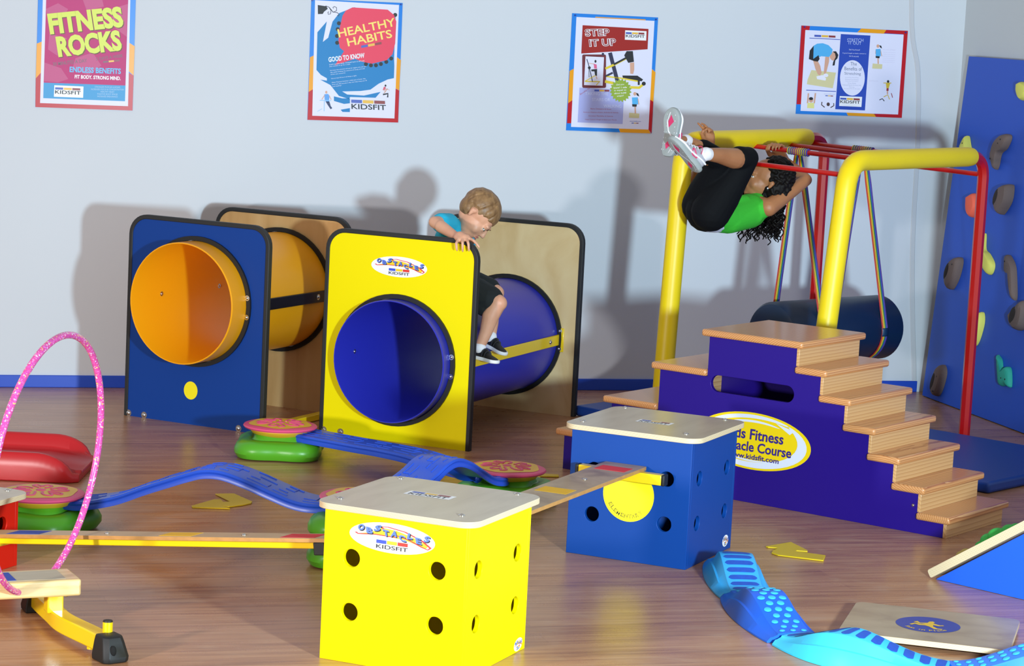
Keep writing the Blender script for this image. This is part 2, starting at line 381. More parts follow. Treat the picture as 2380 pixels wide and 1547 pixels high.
m = MB(); s.txt(m, '30 MINUTES A DAY', (366, 455), (602, 427), (362, 430), 3, 0, .02); s.txt(m, '5 DAYS A WEEK', (665, 416), (853, 392), (663, 394), 3, 0, .02); s.bars(m, (712, 420), (118, -12), (1, 12), 3)
m.build('subtitle', [GRAY, LY, LR], s.root, smooth=False)
m = MB(); s.txt(m, 'ENDLESS BENEFITS', (479, 497), (836, 510), (480, 458), 3, 0, .03); s.txt(m, 'FIT BODY. STRONG MIND.', (514, 541), (834, 553), (515, 515), 3, 1, .03)
for i, tx in enumerate(('STRONGER MUSCLES & BONES', 'INCREASED FOCUS & CONCENTRATION', 'HEALTHY HEART', 'POSITIVE BODY IMAGE', 'INCREASED ENDURANCE')):
    y = 606 + i * 16.5; hw = len(tx) * 3.7; s.txt(m, tx, (742 - hw, y - 1), (742 + hw, y + 2), (742 - hw, y - 12), 3, 2)
m.build('small_print', [M('poster_cyan', '4fb4ea', .4), WHITE, M('print_pale', 'b8d6ee', .5)], s.root, smooth=False)
s.logo([(373, 588), (575, 597), (572, 676), (370, 668)], (379, 602), (557, 610), (378, 647))
# --- poster 2
s = Sheet('wall_poster', 'white and blue wall poster reading HEALTHY HABITS in a red speech bubble', -.854, 1.5928, .447, .5745, .006, [(395, -5), (1482, 38), (1410, 1470), (320, 1420)])
s.base([(1, [(364, 680), (430, 650), (420, 1040), (340, 1090)]), (2, [(340, 1090), (420, 1040), (400, 1330), (1340, 1380), (1360, 1050), (1427, 1085), (1410, 1470), (320, 1420)]), (1, [(1452, 720), (1390, 670), (1370, 1050), (1427, 1085)])], [(437, 8), (1438, 62), (1365, 1420), (378, 1372)])
m = MB()
s.poly(m, [(458, 385), (572, 258), (520, 500), (585, 450), (640, 260), (720, 160), (900, 90), (1395, 200), (1370, 700), (1372, 790), (1365, 935), (1290, 950), (1180, 1000), (1080, 1070), (960, 1085), (740, 1088), (800, 1125), (1000, 1140), (1202, 1098), (1140, 1168), (835, 1155), (820, 1180), (700, 1140), (600, 1010), (480, 945), (560, 958), (560, 930), (490, 890), (438, 830)], 2)
s.poly(m, [(640, 1145), (740, 1170), (832, 1172), (830, 1230), (760, 1237), (640, 1200)], 2); s.poly(m, [(718, 1305), (830, 1287), (828, 1335), (740, 1332)], 2)
for c in ((715, 280), (700, 350), (690, 430), (690, 510), (1030, 765), (1090, 780), (1150, 780), (1210, 765), (1275, 740), (1335, 700), (1390, 180)): s.disc(m, c, 24, 2.3, 2)
s.poly(m, [(880, 92), (1300, 118), (1375, 180), (1402, 260), (1385, 520), (1350, 650), (1280, 720), (1100, 760), (980, 735), (900, 700), (660, 775), (770, 610), (722, 570), (706, 480), (725, 330), (760, 190), (800, 130)], 2.6, 1)
s.poly(m, [(468, 65), (570, 80), (585, 110), (540, 145), (525, 170), (468, 172)], 2.6, 2)
for pth in ([(560, 75), (600, 90), (625, 130), (615, 170), (590, 175), (585, 150), (600, 145)], [(600, 90), (650, 150), (690, 130), (690, 95), (665, 82), (645, 95), (655, 105)], [(640, 145), (700, 155), (720, 180), (710, 195), (698, 185)]): s.line(m, pth, 7, 2.7, 2)
m.build('artwork', [M('poster_deep_blue', '3586c4', .4, spec=.15), M('poster_coral', 'ea5068', .4, spec=.15), INK], s.root, smooth=False)
m = MB(); s.txt(m, 'HEALTHY', (712, 448), (1398, 310), (692, 352), 3.2, 0, .015); s.txt(m, 'HABITS', (820, 555), (1355, 450), (800, 458), 3.2, 0, .015); m.build('headline', M('poster_gold', 'f6dc62', .4), s.root, smooth=False)
m = MB(); s.txt(m, 'GOOD TO KNOW', (585, 740), (1017, 690), (580, 680), 3.2, 0, .035)
for i, (tx, x1) in enumerate((('Limit screen time. Instead turn it off and', 1010), ('play outside or go for a walk.', 845), ('', 0), ('Increase the amount of fruit & veggies you eat per', 1035), ('day while limiting the amount of candy and soft', 1017), ('drinks you consume.', 785), ('', 0), ('Get at least 8 hours of sleep a night.', 918), ('', 0), ('Make Physical Activity a daily part of your day.', 1028), ('Even just 30 minutes a day can help keep you fit', 1040), ('and healthy!', 733))):
    if tx: y = 775 + i * 24; s.txt(m, tx, (592 + i * 3, y), (x1, y - (x1 - 592) * .105), (590 + i * 3, y - 15), 3.2)
m.build('small_print', [M('print_white', 'e6eefa', .5)], s.root, smooth=False)
m = MB(); s.bars(m, (975, 545), (250, -45), (3, 28), 3.2); m.build('colour_bars', [LB, LY, LR], s.root, smooth=False)
m = MB()
s.poly(m, [(525, 1120), (570, 1115), (590, 1140), (580, 1190), (585, 1215), (545, 1215), (530, 1180)], 3, 0); s.poly(m, [(540, 1205), (585, 1205), (600, 1260), (618, 1285), (598, 1298), (560, 1240)], 3, 1); s.disc(m, (550, 1095), (13, 17), 3, 2); s.line(m, [(470, 1190), (605, 1196)], 8, 3.2, 3); s.line(m, [(525, 1195), (520, 1320)], 7, 3.2, 3); s.line(m, [(530, 1130), (495, 1180)], 9, 3.1, 2); s.line(m, [(585, 1135), (607, 1185)], 9, 3.1, 2); s.line(m, [(440, 1322), (495, 1290)], 5, 3.1, 3)
s.disc(m, (1262, 1024), (11, 13), 3, 4); s.line(m, [(1255, 1040), (1240, 1080)], 26, 3, 5); s.line(m, [(1240, 1080), (1285, 1060), (1245, 1110)], 14, 3.1, 2); s.line(m, [(1230, 1130), (1290, 1120), (1285, 1165)], 18, 3.1, 4); s.line(m, [(1270, 1060), (1312, 1080)], 6, 3.1, 2)
m.build('picture', [M('print_shirt', '5da0e6', .5), M('print_shorts', '2a3a66', .5), M('print_skin', 'd8a58c', .5), M('print_bar', '8fc4ee', .5), INK, M('print_pink', 'd9546c', .5)], s.root, smooth=False)
s.logo(None, (846, 1186), (1262, 1208), (849, 1298)); s.pin(405, 10); s.pin(1460, 55)
# --- poster 3
s = Sheet('wall_poster', 'white wall poster reading STEP IT UP on a red banner, left of the climbing frame', .4485, 1.5856, .447, .5745, 0, [(232, 140), (1168, 185), (1097, 1460), (163, 1423)])
s.base([(1, [(202, 770), (260, 740), (245, 1080), (184, 1125)]), (2, [(184, 1125), (245, 1080), (225, 1345), (172, 1345)]), (1, [(1140, 785), (1090, 740), (1070, 1080), (1117, 1110)]), (2, [(1117, 1110), (1070, 1080), (1050, 1400), (1097, 1460)]), (1, [(735, 1400), (1060, 1410), (1090, 1460), (752, 1447)]), (1, [(482, 178), (1030, 206), (1030, 216), (482, 188)])], [(277, 180), (1128, 222), (1063, 1417), (216, 1385)])
m = MB(); s.poly(m, [(343, 270), (1062, 310), (1052, 533), (328, 580)], 2)
s.poly(m, rrect(338, 590, 597, 957, 18), 2, 1); s.poly(m, [(374, 610), (575, 620), (560, 933), (357, 925)], 2.4, 2)
s.poly(m, [(308, 953), (795, 980), (778, 1355), (287, 1335)], 2, 3)
N_ = 20; s.poly(m, [(757 + (122 if i % 2 else 100) * cos(i * pi / N_), 985 + (132 if i % 2 else 108) * sin(i * pi / N_)) for i in range(2 * N_)], 2.9, 4)
m.build('artwork', [M('poster_brick', 'a32f2c', .4, spec=.15), M('poster_maroon', '6d1c28', .4), PGW, M('poster_lilac', 'a9aee6', .4), M('poster_leaf', '93ad33', .4)], s.root, smooth=False)
m = MB()
for tx, bl, br, tl in (('STEP', (370, 395), (640, 388), (362, 312)), ('IT UP', (415, 508), (710, 495), (408, 425))):
    s.txt(m, tx, bl, br, tl, 2.8, 0, .055); s.txt(m, tx, (bl[0] + 4, bl[1] - 5), (br[0] - 4, br[1] - 5), (tl[0] + 4, tl[1] + 5), 3.2, 1, .0)
m.build('headline', [WHITE, M('poster_crimson', '8a2230', .4)], s.root, smooth=False)
m = MB()
s.line(m, [(640, 570), (720, 880)], 42, 2.6, 0); s.line(m, [(565, 573), (560, 600)], 24, 2.6, 0); s.line(m, [(590, 745), (690, 700), (820, 630)], 24, 2.7, 1); s.line(m, [(680, 700), (830, 620)], 20, 2.75, 2); s.line(m, [(590, 830), (670, 790)], 22, 2.6, 0); s.line(m, [(585, 885), (680, 905)], 30, 2.6, 1); s.line(m, [(600, 830), (760, 850), (950, 885)], 16, 2.6, 1)
s.poly(m, [(775, 820), (940, 822), (1003, 865), (985, 885), (940, 875), (780, 845)], 2.75, 2); s.line(m, [(860, 950), (960, 955), (1020, 905)], 28, 2.6, 1); s.disc(m, (1010, 910), 22, 2.8, 2); s.line(m, [(955, 870), (955, 925)], 22, 2.7, 2)
s.poly(m, [(822, 553), (890, 553), (902, 670), (840, 682), (795, 600)], 2.8, 2); s.poly(m, [(858, 682), (905, 676), (905, 760), (893, 805), (862, 800)], 2.75, 3)
s.line(m, [(388, 640), (412, 720), (450, 890)], 9, 2.8, 0); s.line(m, [(365, 885), (480, 820)], 9, 2.8, 1); s.line(m, [(372, 885), (530, 888), (490, 925)], 12, 2.8, 1); s.poly(m, [(462, 690), (495, 700), (498, 745), (468, 745)], 2.9, 4); s.disc(m, (482, 665), (11, 16), 2.9, 2); s.poly(m, [(435, 755), (500, 748), (498, 825), (478, 820), (470, 775), (437, 775)], 2.9, 2); s.line(m, [(488, 825), (498, 857)], 10, 2.9, 3); s.line(m, [(466, 695), (410, 685)], 7, 2.9, 3); s.line(m, [(410, 720), (412, 840)], 6, 2.8, 2); s.disc(m, (415, 735), 16, 2.85, 2)
s.disc(m, (912, 1022), (17, 20), 2.9, 3); s.poly(m, [(925, 1010), (950, 1020), (960, 1052), (935, 1040)], 2.8, 2); s.poly(m, [(880, 1062), (945, 1060), (948, 1138), (885, 1138)], 2.9, 5); s.poly(m, [(882, 1136), (935, 1138), (930, 1165), (885, 1163)], 2.95, 2); s.line(m, [(915, 1163), (918, 1240)], 15, 2.9, 3); s.line(m, [(945, 1075), (957, 1140)], 8, 2.9, 3); s.poly(m, [(850, 1230), (962, 1240), (958, 1290), (848, 1285)], 2.8, 6)
m.build('picture', [M('print_navy', '262548', .5), M('print_yellow', 'e6cc2c', .5), INK, M('print_skin', 'd8a58c', .5), M('print_magenta', 'e0608c', .5), M('print_aqua', '4fb0ea', .5), M('print_mat', 'd8cf9c', .5)], s.root, smooth=False)
m = MB()
for i, tx in enumerate(('Did you', 'know? 1 mile', 'is equal to', 'about 2,640', 'steps!')): hw = len(tx) * 6; s.txt(m, tx, (752 - hw, 932 + i * 31 + 3), (752 + hw, 932 + i * 31 - 4), (752 - hw, 912 + i * 31 + 3), 3.3, 0, .01)
for tx, x0, x1, y in (('TAKING THE', 370, 620, 1035), ('STAIRS OR', 445, 640, 1100), ('WALKING', 568, 765, 1172)): s.txt(m, tx, (x0, y), (x1, y + 4), (x0, y - 34), 3, 1, .01)
s.txt(m, 'Benefits Of', (318, 1035), (422, 965), (310, 1020), 3, 2)
for i, tx in enumerate(('Burns Cholesterol & Stress', 'Reduces Chances of Joint, Arthritis & Asthma', 'Increases Flexibility & Stamina', 'Helps Control Weight & Build Lean Muscle')): hw = len(tx) * 4.3; y = 1192 + i * 40; s.txt(m, tx, (540 - hw, y), (540 + hw, y + 6), (540 - hw, y - 15), 3, 2)
s.txt(m, 'www.kidsfit.com', (855, 1327), (978, 1331), (855, 1316), 3, 3)
m.build('small_print', [WHITE, M('print_lilac', 'c9cef2', .5), M('print_rust', 'b0566c', .5), LB], s.root, smooth=False)
m = MB(); s.bars(m, (470, 975), (166, 4), (0, 18), 3); s.bars(m, (876, 1340), (78, 3), (0, 8), 3); m.build('colour_bars', [LB, LY, LR], s.root, smooth=False)
s.logo([(806, 325), (1040, 335), (1036, 438), (802, 428)], (812, 345), (1020, 352), (813, 402)); s.pin(262, 162); s.pin(1143, 207)
# --- poster 4
s = Sheet('wall_poster', 'wide wall poster reading STRETCH IT OUT beside the room corner, above the climbing frame', 1.733, 1.646, .587, .4445, 0, [(257, 122), (1787, 190), (1707, 1442), (180, 1393)])
s.base([(2, [(257, 122), (378, 128), (370, 190), (320, 190), (258, 1255), (190, 1255)]), (1, [(1112, 160), (1475, 178), (1440, 232), (1055, 214)]), (2, [(1475, 178), (1787, 190), (1707, 1442), (1332, 1430), (1300, 1385), (1640, 1390), (1720, 240), (1440, 225)]), (1, [(905, 1370), (1310, 1385), (1335, 1430), (925, 1415)])], [(312, 185), (1726, 245), (1652, 1393), (247, 1350)])
m = MB(); s.poly(m, [(818, 240), (1243, 260), (1170, 1337), (742, 1322)], 2)
s.poly(m, circle(987, 870, 178, 40, 255), 2.5, 1); s.line(m, [(370, 300), (808, 320)], 9, 2, 0); s.line(m, [(326, 1050), (752, 1066)], 10, 2, 0)
m.build('artwork', [M('poster_royal', '3350b4', .4, spec=.15), PGW], s.root, smooth=False)
m = MB(); s.txt(m, 'STRETCH', (908, 350), (1140, 352), (910, 303), 3); s.txt(m, 'IT OUT', (930, 388), (1112, 395), (930, 345), 3)
m.build('headline', M('print_sky', 'b9c8f4', .5), s.root, smooth=False)
m = MB()
for tx, hw, x, y, h, mi in (('Did You Know?', 78, 1015, 475, 20, 0), ('A good length to hold a stretch is', 170, 1012, 528, 20, 0), ('10-15 seconds', 68, 1008, 568, 20, 0), ('The', 45, 1003, 692, 50, 1), ('Benefits of', 125, 998, 763, 52, 1), ('Stretching', 117, 990, 838, 52, 1)): s.txt(m, tx, (x - hw, y - hw * .03), (x + hw, y + hw * .03), (x - hw, y - hw * .03 - h), 3, mi)
for i, tx in enumerate(('Increased Flexibility', 'Enhanced Coordination', 'Improved Circulation', 'Stress Relief', 'Reduced Muscle Soreness after', 'Exercise', 'Increased Muscle Strength')): hw = len(tx) * 4.6; y = 870 + i * 27; s.txt(m, tx, (980 - hw, y), (980 + hw, y + 5), (980 - hw, y - 15), 3, 2)
for i in range(6): s.txt(m, 'hold each stretch slowly and', (1428 - i * 2, 505 + i * 28), (1605 - i * 2, 512 + i * 28), (1428 - i * 2, 492 + i * 28), 3, 3)
s.txt(m, 'Recovery & Relax', (1428, 470), (1608, 476), (1428, 452), 3, 3); s.txt(m, 'Stretch Every Day', (1226, 920), (1362, 924), (1226, 900), 3, 3)
s.txt(m, 'www.kidsfit.com', (575, 1108), (735, 1114), (576, 1095), 3, 2)
m.build('small_print', [M('print_pale_blue', 'd5dcf6', .5), M('print_slate', '6c7896', .5), M('print_mist', 'a9b0cc', .5), M('print_faint', 'd2cde2', .5)], s.root, smooth=False)
m = MB(); s.bars(m, (440, 253), (308, 12), (0, 28), 3); s.bars(m, (600, 1122), (112, 5), (0, 12), 3); m.build('colour_bars', [LB, LY, LR], s.root, smooth=False)
m = MB()
s.poly(m, [(400, 760), (750, 795), (705, 1020), (335, 965), (345, 900)], 2.3, 0)
s.poly(m, [(430, 410), (480, 380), (560, 373), (640, 400), (700, 460), (690, 520), (650, 570), (540, 560), (470, 590), (425, 600)], 2.8, 1)
s.poly(m, [(430, 410), (425, 600), (500, 545), (515, 600), (490, 638), (440, 632), (362, 602), (375, 480)], 2.9, 2)
s.poly(m, [(420, 610), (495, 640), (525, 700), (545, 800), (520, 840), (490, 820), (455, 740)], 2.6, 3); s.poly(m, [(600, 540), (655, 555), (650, 640), (612, 790), (575, 850), (578, 770), (590, 640)], 2.7, 3)
s.disc(m, (715, 560), (55, 62), 2.7, 3); s.poly(m, [(700, 490), (750, 488), (783, 540), (770, 590), (740, 620), (730, 690), (700, 695), (710, 640), (745, 570), (735, 520)], 2.9, 2); s.poly(m, [(470, 850), (560, 830), (610, 880), (600, 912), (480, 890)], 2.9, 4); s.disc(m, (605, 835), (36, 26), 2.85, 4)
s.disc(m, (1352, 410), (20, 24), 2.8, 3); s.poly(m, [(1370, 398), (1400, 405), (1412, 445), (1385, 430)], 2.7, 2); s.poly(m, [(1320, 455), (1390, 450), (1395, 555), (1322, 555)], 2.8, 1); s.poly(m, [(1320, 553), (1380, 556), (1375, 585), (1322, 580)], 2.9, 2); s.line(m, [(1355, 583), (1358, 665)], 18, 2.7, 3); s.line(m, [(1390, 470), (1410, 555)], 9, 2.7, 3); s.line(m, [(1322, 470), (1318, 520)], 9, 2.7, 3); s.poly(m, [(1278, 660), (1418, 672), (1412, 738), (1272, 733)], 2.3, 0)
s.disc(m, (1503, 918), (17, 20), 2.8, 2); s.poly(m, [(1470, 938), (1535, 938), (1512, 1015), (1480, 1015)], 2.8, 5); s.line(m, [(1435, 940), (1550, 940)], 11, 2.75, 5); s.poly(m, [(1482, 1015), (1512, 1015), (1510, 1052), (1478, 1052)], 2.85, 6); s.line(m, [(1495, 1050), (1495, 1100)], 18, 2.7, 3); s.line(m, [(1380, 1185), (1420, 1165), (1450, 1200)], 12, 2.6, 2); s.line(m, [(1440, 1140), (1500, 1110), (1525, 1175)], 12, 2.6, 5); s.line(m, [(1550, 1085), (1570, 1150)], 10, 2.6, 6)
s.disc(m, (395, 1190), (32, 38), 2.7, 3); s.poly(m, [(345, 1232), (440, 1232), (440, 1312), (340, 1308)], 2.7, 7); s.line(m, [(345, 1240), (358, 1095)], 20, 2.6, 3); s.line(m, [(440, 1240), (458, 1092)], 20, 2.6, 3); s.poly(m, circle(395, 1172, 30, 16, 22), 2.8, 2)
s.line(m, [(552, 1218), (546, 1260), (590, 1297)], 13, 2.7, 8); s.line(m, [(718, 1235), (722, 1270), (675, 1300)], 13, 2.7, 8); s.disc(m, (641, 1252), (23, 27), 2.7, 8)
m.build('picture', [M('print_mat', 'd8cf9c', .5), M('print_aqua', '4fb0ea', .5), INK, M('print_skin', 'd8a58c', .5), M('print_shoe', 'eceaf6', .5), M('print_mustard', 'd8b734', .5), M('print_ruby', '9c3038', .5), M('print_yolk', 'e4e08c', .5), M('print_brown', '4a3330', .5)], s.root, smooth=False)
s.logo([(806, 1132), (1128, 1142), (1118, 1287), (798, 1275)], (812, 1155), (1100, 1166), (812, 1232)); s.pin(300, 140); s.pin(1752, 213)
# ---------------------------------------------------------------- stickers used on several things
def oval_sticker(root, name, place, a, b, with_text=True):
    """OBSTACLES / KIDSFIT oval; place(x, z, k) -> local 3D, a/b half axes"""
    m = MB(); m.flat(circle(0, 0, a, 40, b), lambda x, y, z: place(x, y, 0), 0); o = m.build(name, WHITE, root, smooth=False)
    m = MB()
    P = lambda x, y, k=1: place(x * a, y * b, k)
    def strip(pts, wd, k, mi):
        m.mi = mi; pts = [V(p) for p in pts]; Lf, Rt = [], []
        for i, p in enumerate(pts):
            d = (pts[min(i + 1, len(pts) - 1)] - pts[max(i - 1, 0)]).normalized(); n = V((-d.y, d.x)) * wd / 2
            Lf.append(p + n); Rt.append(p - n)
        va = m.verts([P(*p, k) for p in Lf]); vb = m.verts([P(*p, k) for p in Rt])
        for i in range(len(pts) - 1): m.face([va[i], va[i + 1], vb[i + 1], vb[i]])
    m.mi = 1; m.flat([(-.25 * a, .62 * b), (.1 * a, .55 * b), (.5 * a, .25 * b), (.85 * a, -.15 * b), (.8 * a, -.35 * b), (.3 * a, .0), (-.3 * a, .12 * b), (-.75 * a, .05 * b), (-.5 * a, .22 * b)], lambda x, y, z: place(x, y, 1), 0)
    strip([(-.85, .1), (-.8, .0), (-.4, .12), (.1, .1)], .07, 1.5, 0)
    strip([(-.2, .55), (-.25, .68), (-.1, .72), (.3, .55), (.7, .12), (.9, -.28), (.84, -.42), (.7, -.3), (.4, .05), (0, .3)], .06, 1.5, 0)
    m.build('swoosh', [M('sticker_red', 'e23a34', .4), M('sticker_yellow', 'f6cf2a', .4)], o, smooth=False)
    if with_text:
        m = MB()
        for i, (ch, y, rot) in enumerate(zip('OBSTACLES', (.36, .22, .45, .2, .22, .0, .22, -.02, .18), (.1, -.1, .25, -.12, .1, -.2, .12, -.15, .15))):
            x = -.80 + i * .193; wd, h = (.15, .42)
            if ch in 'LES' and i > 5: wd = .13
            for k, (dx, dy, mi) in enumerate(((.022, -.06, 1), (0, 0, 0))):
                m.mi = mi
                letter(m, ch, lambda u, v: P(x + dx + wd * u + rot * .2 * (v - .5), y + dy - .1 + h * v + rot * .3 * (u - .5), 2 + k * .6), .05)
        m.build('brand_lettering', [M('sticker_blue', '5b79d8', .4), INK], o, smooth=False)
        m = MB()
        for i in range(3):
            m.mi = i; x0 = -.36 + i * .25; v = m.verts([P(x0, -.44, 2), (P(x0 + .235, -.44, 2)), P(x0 + .235, -.2, 2), P(x0, -.2, 2)]); m.face(v)
        m.mi = 3; letter(m, 'KIDSFIT', lambda u, v: P(-.36 + .74 * u, -.78 + .27 * v, 2), .012)
        m.build('logo', [M('sticker_bar_blue', '3a50cc', .4), M('sticker_bar_yellow', 'f2cd2e', .4), M('sticker_bar_red', 'e0382e', .4), INK], o, smooth=False)
    return o
def bolt(root, p, ax, r=.006, name='bolt', mat=None):
    p = V(p); ax = V(ax).normalized()
    m = MB().cyl(p, p + ax * .0015, r * 1.5, r * 1.5, 14); m.tube([p + ax * .001, p + ax * r * .5, p + ax * r * .8], [r, r * .85, r * .4], 12)
    return m.build(name, mat or CHR, root)
def loc3(o, rz): return Matrix.Translation(V(o)) @ Matrix.Rotation(rz, 4, 'Z')

# ---------------------------------------------------------------- step boxes with finger holes
def step_box(o, rz, body, label, h=.44, rows=(.307, .149), name='step_box'):
    t = thing(name, label, 'box', (o[0], o[1], 0), rz)
    W_, D_, T = .451, .446, .016
    hx = [(x, z) for z in rows for x in (-.36, -.088)]; hy = [(y, z) for z in rows for y in (.087, .358)]
    m = MB()
    for y0, y1 in ((0, T), (D_ - T, D_)): m.plate([(-W_, 0), (0, 0), (0, h), (-W_, h)], [circle(x, z, .0265, 28) for x, z in hx], y0, y1, lambda x, z, y: (x, y, z))
    for x0, x1 in ((-T, 0), (-W_, -W_ + T)): m.plate([(T, 0), (D_ - T, 0), (D_ - T, h), (T, h)], [circle(y, z, .0265, 28) for y, z in hy], x0, x1, lambda y, z, x: (x, y, z))
    m.build('body', body, t, bevel=.0015)
    c = V((-.2335, .243)); m = MB(); m.plate(rrect(c.x - .256, c.y - .25, c.x + .256, c.y + .25, .055, 8), (), h, h + .018, side=1)
    m.build('lid', [BIRCH, PLYEDGE], t, bevel=.002)
    for x in (-.445, -.056):
        for y in (.078, .463): bolt(t, (x, y, h + .018), (0, 0, 1), .007)
    return t
YO = V((-.0967, 6.8115, 0)); YA = -.41757; BO = V((.636, 8.382, 0)); BA = -.43548
yb = step_box(YO, YA, YEL, 'bright yellow step box with round holes and a wooden lid, nearest the camera')
oval_sticker(yb, 'oval_sticker', lambda x, z, k: (-.2335 + x, -.0006 - k * .0003, .3815 + z), .136, .043)
oval_sticker(yb, 'corner_sticker', lambda x, z, k: (.0006 + k * .0003, .3955 + x, .0235 + z + x * .1), .03, .019)
def lid_label(t, cx, cy, w_, h_, mats):
    m = MB(); m.flat(rrect(-w_ / 2, -h_ / 2, w_ / 2, h_ / 2, .004, 3), lambda x, y, z: (cx + x, cy + y, .4584), 0); o = m.build('lid_label', WHITE, t, smooth=False)
    m = MB()
    for i in range(3):
        m.mi = i; x0 = -w_ * .42 + i * w_ * .28; m.face(m.verts([(cx + x0, cy + h_ * .1, .4588), (cx + x0 + w_ * .26, cy + h_ * .1, .4588), (cx + x0 + w_ * .26, cy + h_ * .4, .4588), (cx + x0, cy + h_ * .4, .4588)]))
    m.mi = 3; letter(m, 'KIDSFIT', lambda u, v: (cx - w_ * .42 + w_ * .84 * u, cy - h_ * .4 + h_ * .42 * v, .4588), .012); m.build('logo', mats, o, smooth=False)
lid_label(yb, -.256, .281, .15, .056, [LB, LY, LR, INK])
bb = step_box(BO, BA, BLU, 'dark blue step box with a round yellow sticker, in front of the purple stairs')
m = MB(); m.flat(circle(-.2255, .2355, .0955, 48), lambda x, z, y: (x, -.0008, z), 0); cs = m.build('round_sticker', M('sticker_sun', 'f5e018', .4), bb, smooth=False)
m = MB()
for i, ch in enumerate('ELEMENTARY'):
    a = -pi / 2 - 1.02 + i * .187; R = .084
    if i > 3: a += .015
    for k, (bo, mi) in enumerate(((.03, 0), (-.012, 1))):
        m.mi = mi; cx, cz = -.2255 + R * cos(a), .2355 + R * sin(a); tx, tz = -sin(a), cos(a); s_ = .0155
        letter(m, ch, lambda u, v: (cx + (tx * (u - .5) * s_ - tz * -1 * 0) + (-cos(a)) * v * s_, -.0011 - k * .0003, cz + tz * (u - .5) * s_ + (-sin(a)) * v * s_), bo)
m.build('lettering', [INK, M('sticker_sun', 'f5e018', .4)], cs, smooth=False)
oval_sticker(bb, 'corner_sticker', lambda x, z, k: (.0006 + k * .0003, .386 + x, .036 + z), .03, .021)
lid_label(bb, -.235, .232, .13, .056, [LB, LY, LR, INK])
RO = YO + V((cos(YA), sin(YA), 0)) * -1.82
rb = step_box(RO, YA, RED, 'low red step box with a wooden lid at the left edge, behind the hoop', .222, (.15,))
m = MB(); m.flat(circle(.22, .11, .032, 32), lambda y, z, x: (.0008, y, z), 0); m.build('round_sticker', WHITE, rb, smooth=False)

# ---------------------------------------------------------------- balance planks hung between the boxes
def plank(label, basis, Lg, wd, thick, bar_side, patches, bolts, cb=(-.155, .155), rail=False, mat=WORN):
    """local X runs along the plank from 0 to Lg, Y across, Z up; top surface at z=0"""
    t = thing('balance_plank', label, 'balance beam', basis=basis, group='balance planks resting on the boxes')
    m = MB(); m.plate(rrect(0, -wd / 2, Lg, wd / 2, .008, 3), (), -thick, 0, side=1); m.build('board', [mat, M('board_edge', 'b98548', .5, var=.25, vscale=40)], t, bevel=.002)
    for x in bar_side:
        cb = (-.07, .05) if rail and x > .1 else cb
        b = MB().box((x - .018, cb[0], -thick - .036), (x + .018, cb[1], -thick)).build('crossbar', YMET, t, bevel=.003)
        for y in cb:
            sg = 1 if y == cb[1] else -1
            MB().box((x - .019, min(y, y + sg * .012), -thick - .037), (x + .019, max(y, y + sg * .012), -thick + .001)).build('end_cap', BLACK, b, bevel=.003)
    if rail: MB().box((.045, -wd / 2 + .004, -thick - .027), (Lg - .045, -wd / 2 + .038, -thick)).build('rail', YMET, t, bevel=.003)
    for x0, x1, hexn, nm in patches: MB().box((x0, -wd * .36, -.001), (x1, wd * .36, .0006)).build('grip_patch', M(nm, hexn, .8, bump=.4, bscale=600), t, smooth=False)
    for x in bolts: bolt(t, (x, 0, 0), (0, 0, 1), .006); bolt(t, (x, 0 if not rail else -wd / 2 + .02, -thick - (.027 if rail else 0)), (0, 0, -1), .005, 'nut')
    return t
e_b = V((cos(BA), sin(BA), 0)); d_b = V((-sin(BA), cos(BA), 0))
def basis(o, ex, ez=V((0, 0, 1))):
    ex = V(ex).normalized(); ey = V(ez).cross(ex).normalized(); ez = ex.cross(ey)
    return Matrix(((ex.x, ey.x, ez.x, o[0]), (ex.y, ey.y, ez.y, o[1]), (ex.z, ey.z, ez.z, o[2]), (0, 0, 0, 1)))
plank('worn wooden plank with colour patches bridging the yellow box and the dark blue box', basis(BO + e_b * -.238 + d_b * -.005 + V((0, 0, .343)), -d_b), 1.25, .155, .013, (.042, 1.2), ((.075, .155, 'd8303c', 'grip_red'), (.555, .64, 'ecb41c', 'grip_yellow'), (1.04, 1.12, '2d48a8', 'grip_blue')), (.36, .9))
e_y = V((cos(YA), sin(YA), 0)); d_y = V((-sin(YA), cos(YA), 0))
p0 = YO + e_y * -.462 + d_y * .086 + V((0, 0, .342)); p1 = YO + e_y * -1.77 + d_y * .185 + V((0, 0, .164))
plank('narrow beam on a yellow rail running from the yellow box to the red box', basis(p0, p1 - p0), 1.31, .088, .012, (.028, 1.28), ((.05, .17, 'c8333a', 'grip_red'), (.49, .61, 'e6c21c', 'grip_yellow'), (1.07, 1.2, '2d48a8', 'grip_blue')), (.32, .83), cb=(-.27, .035), rail=True, mat=M('beam_board', 'c3a070', .4, var=.12, vscale=9))

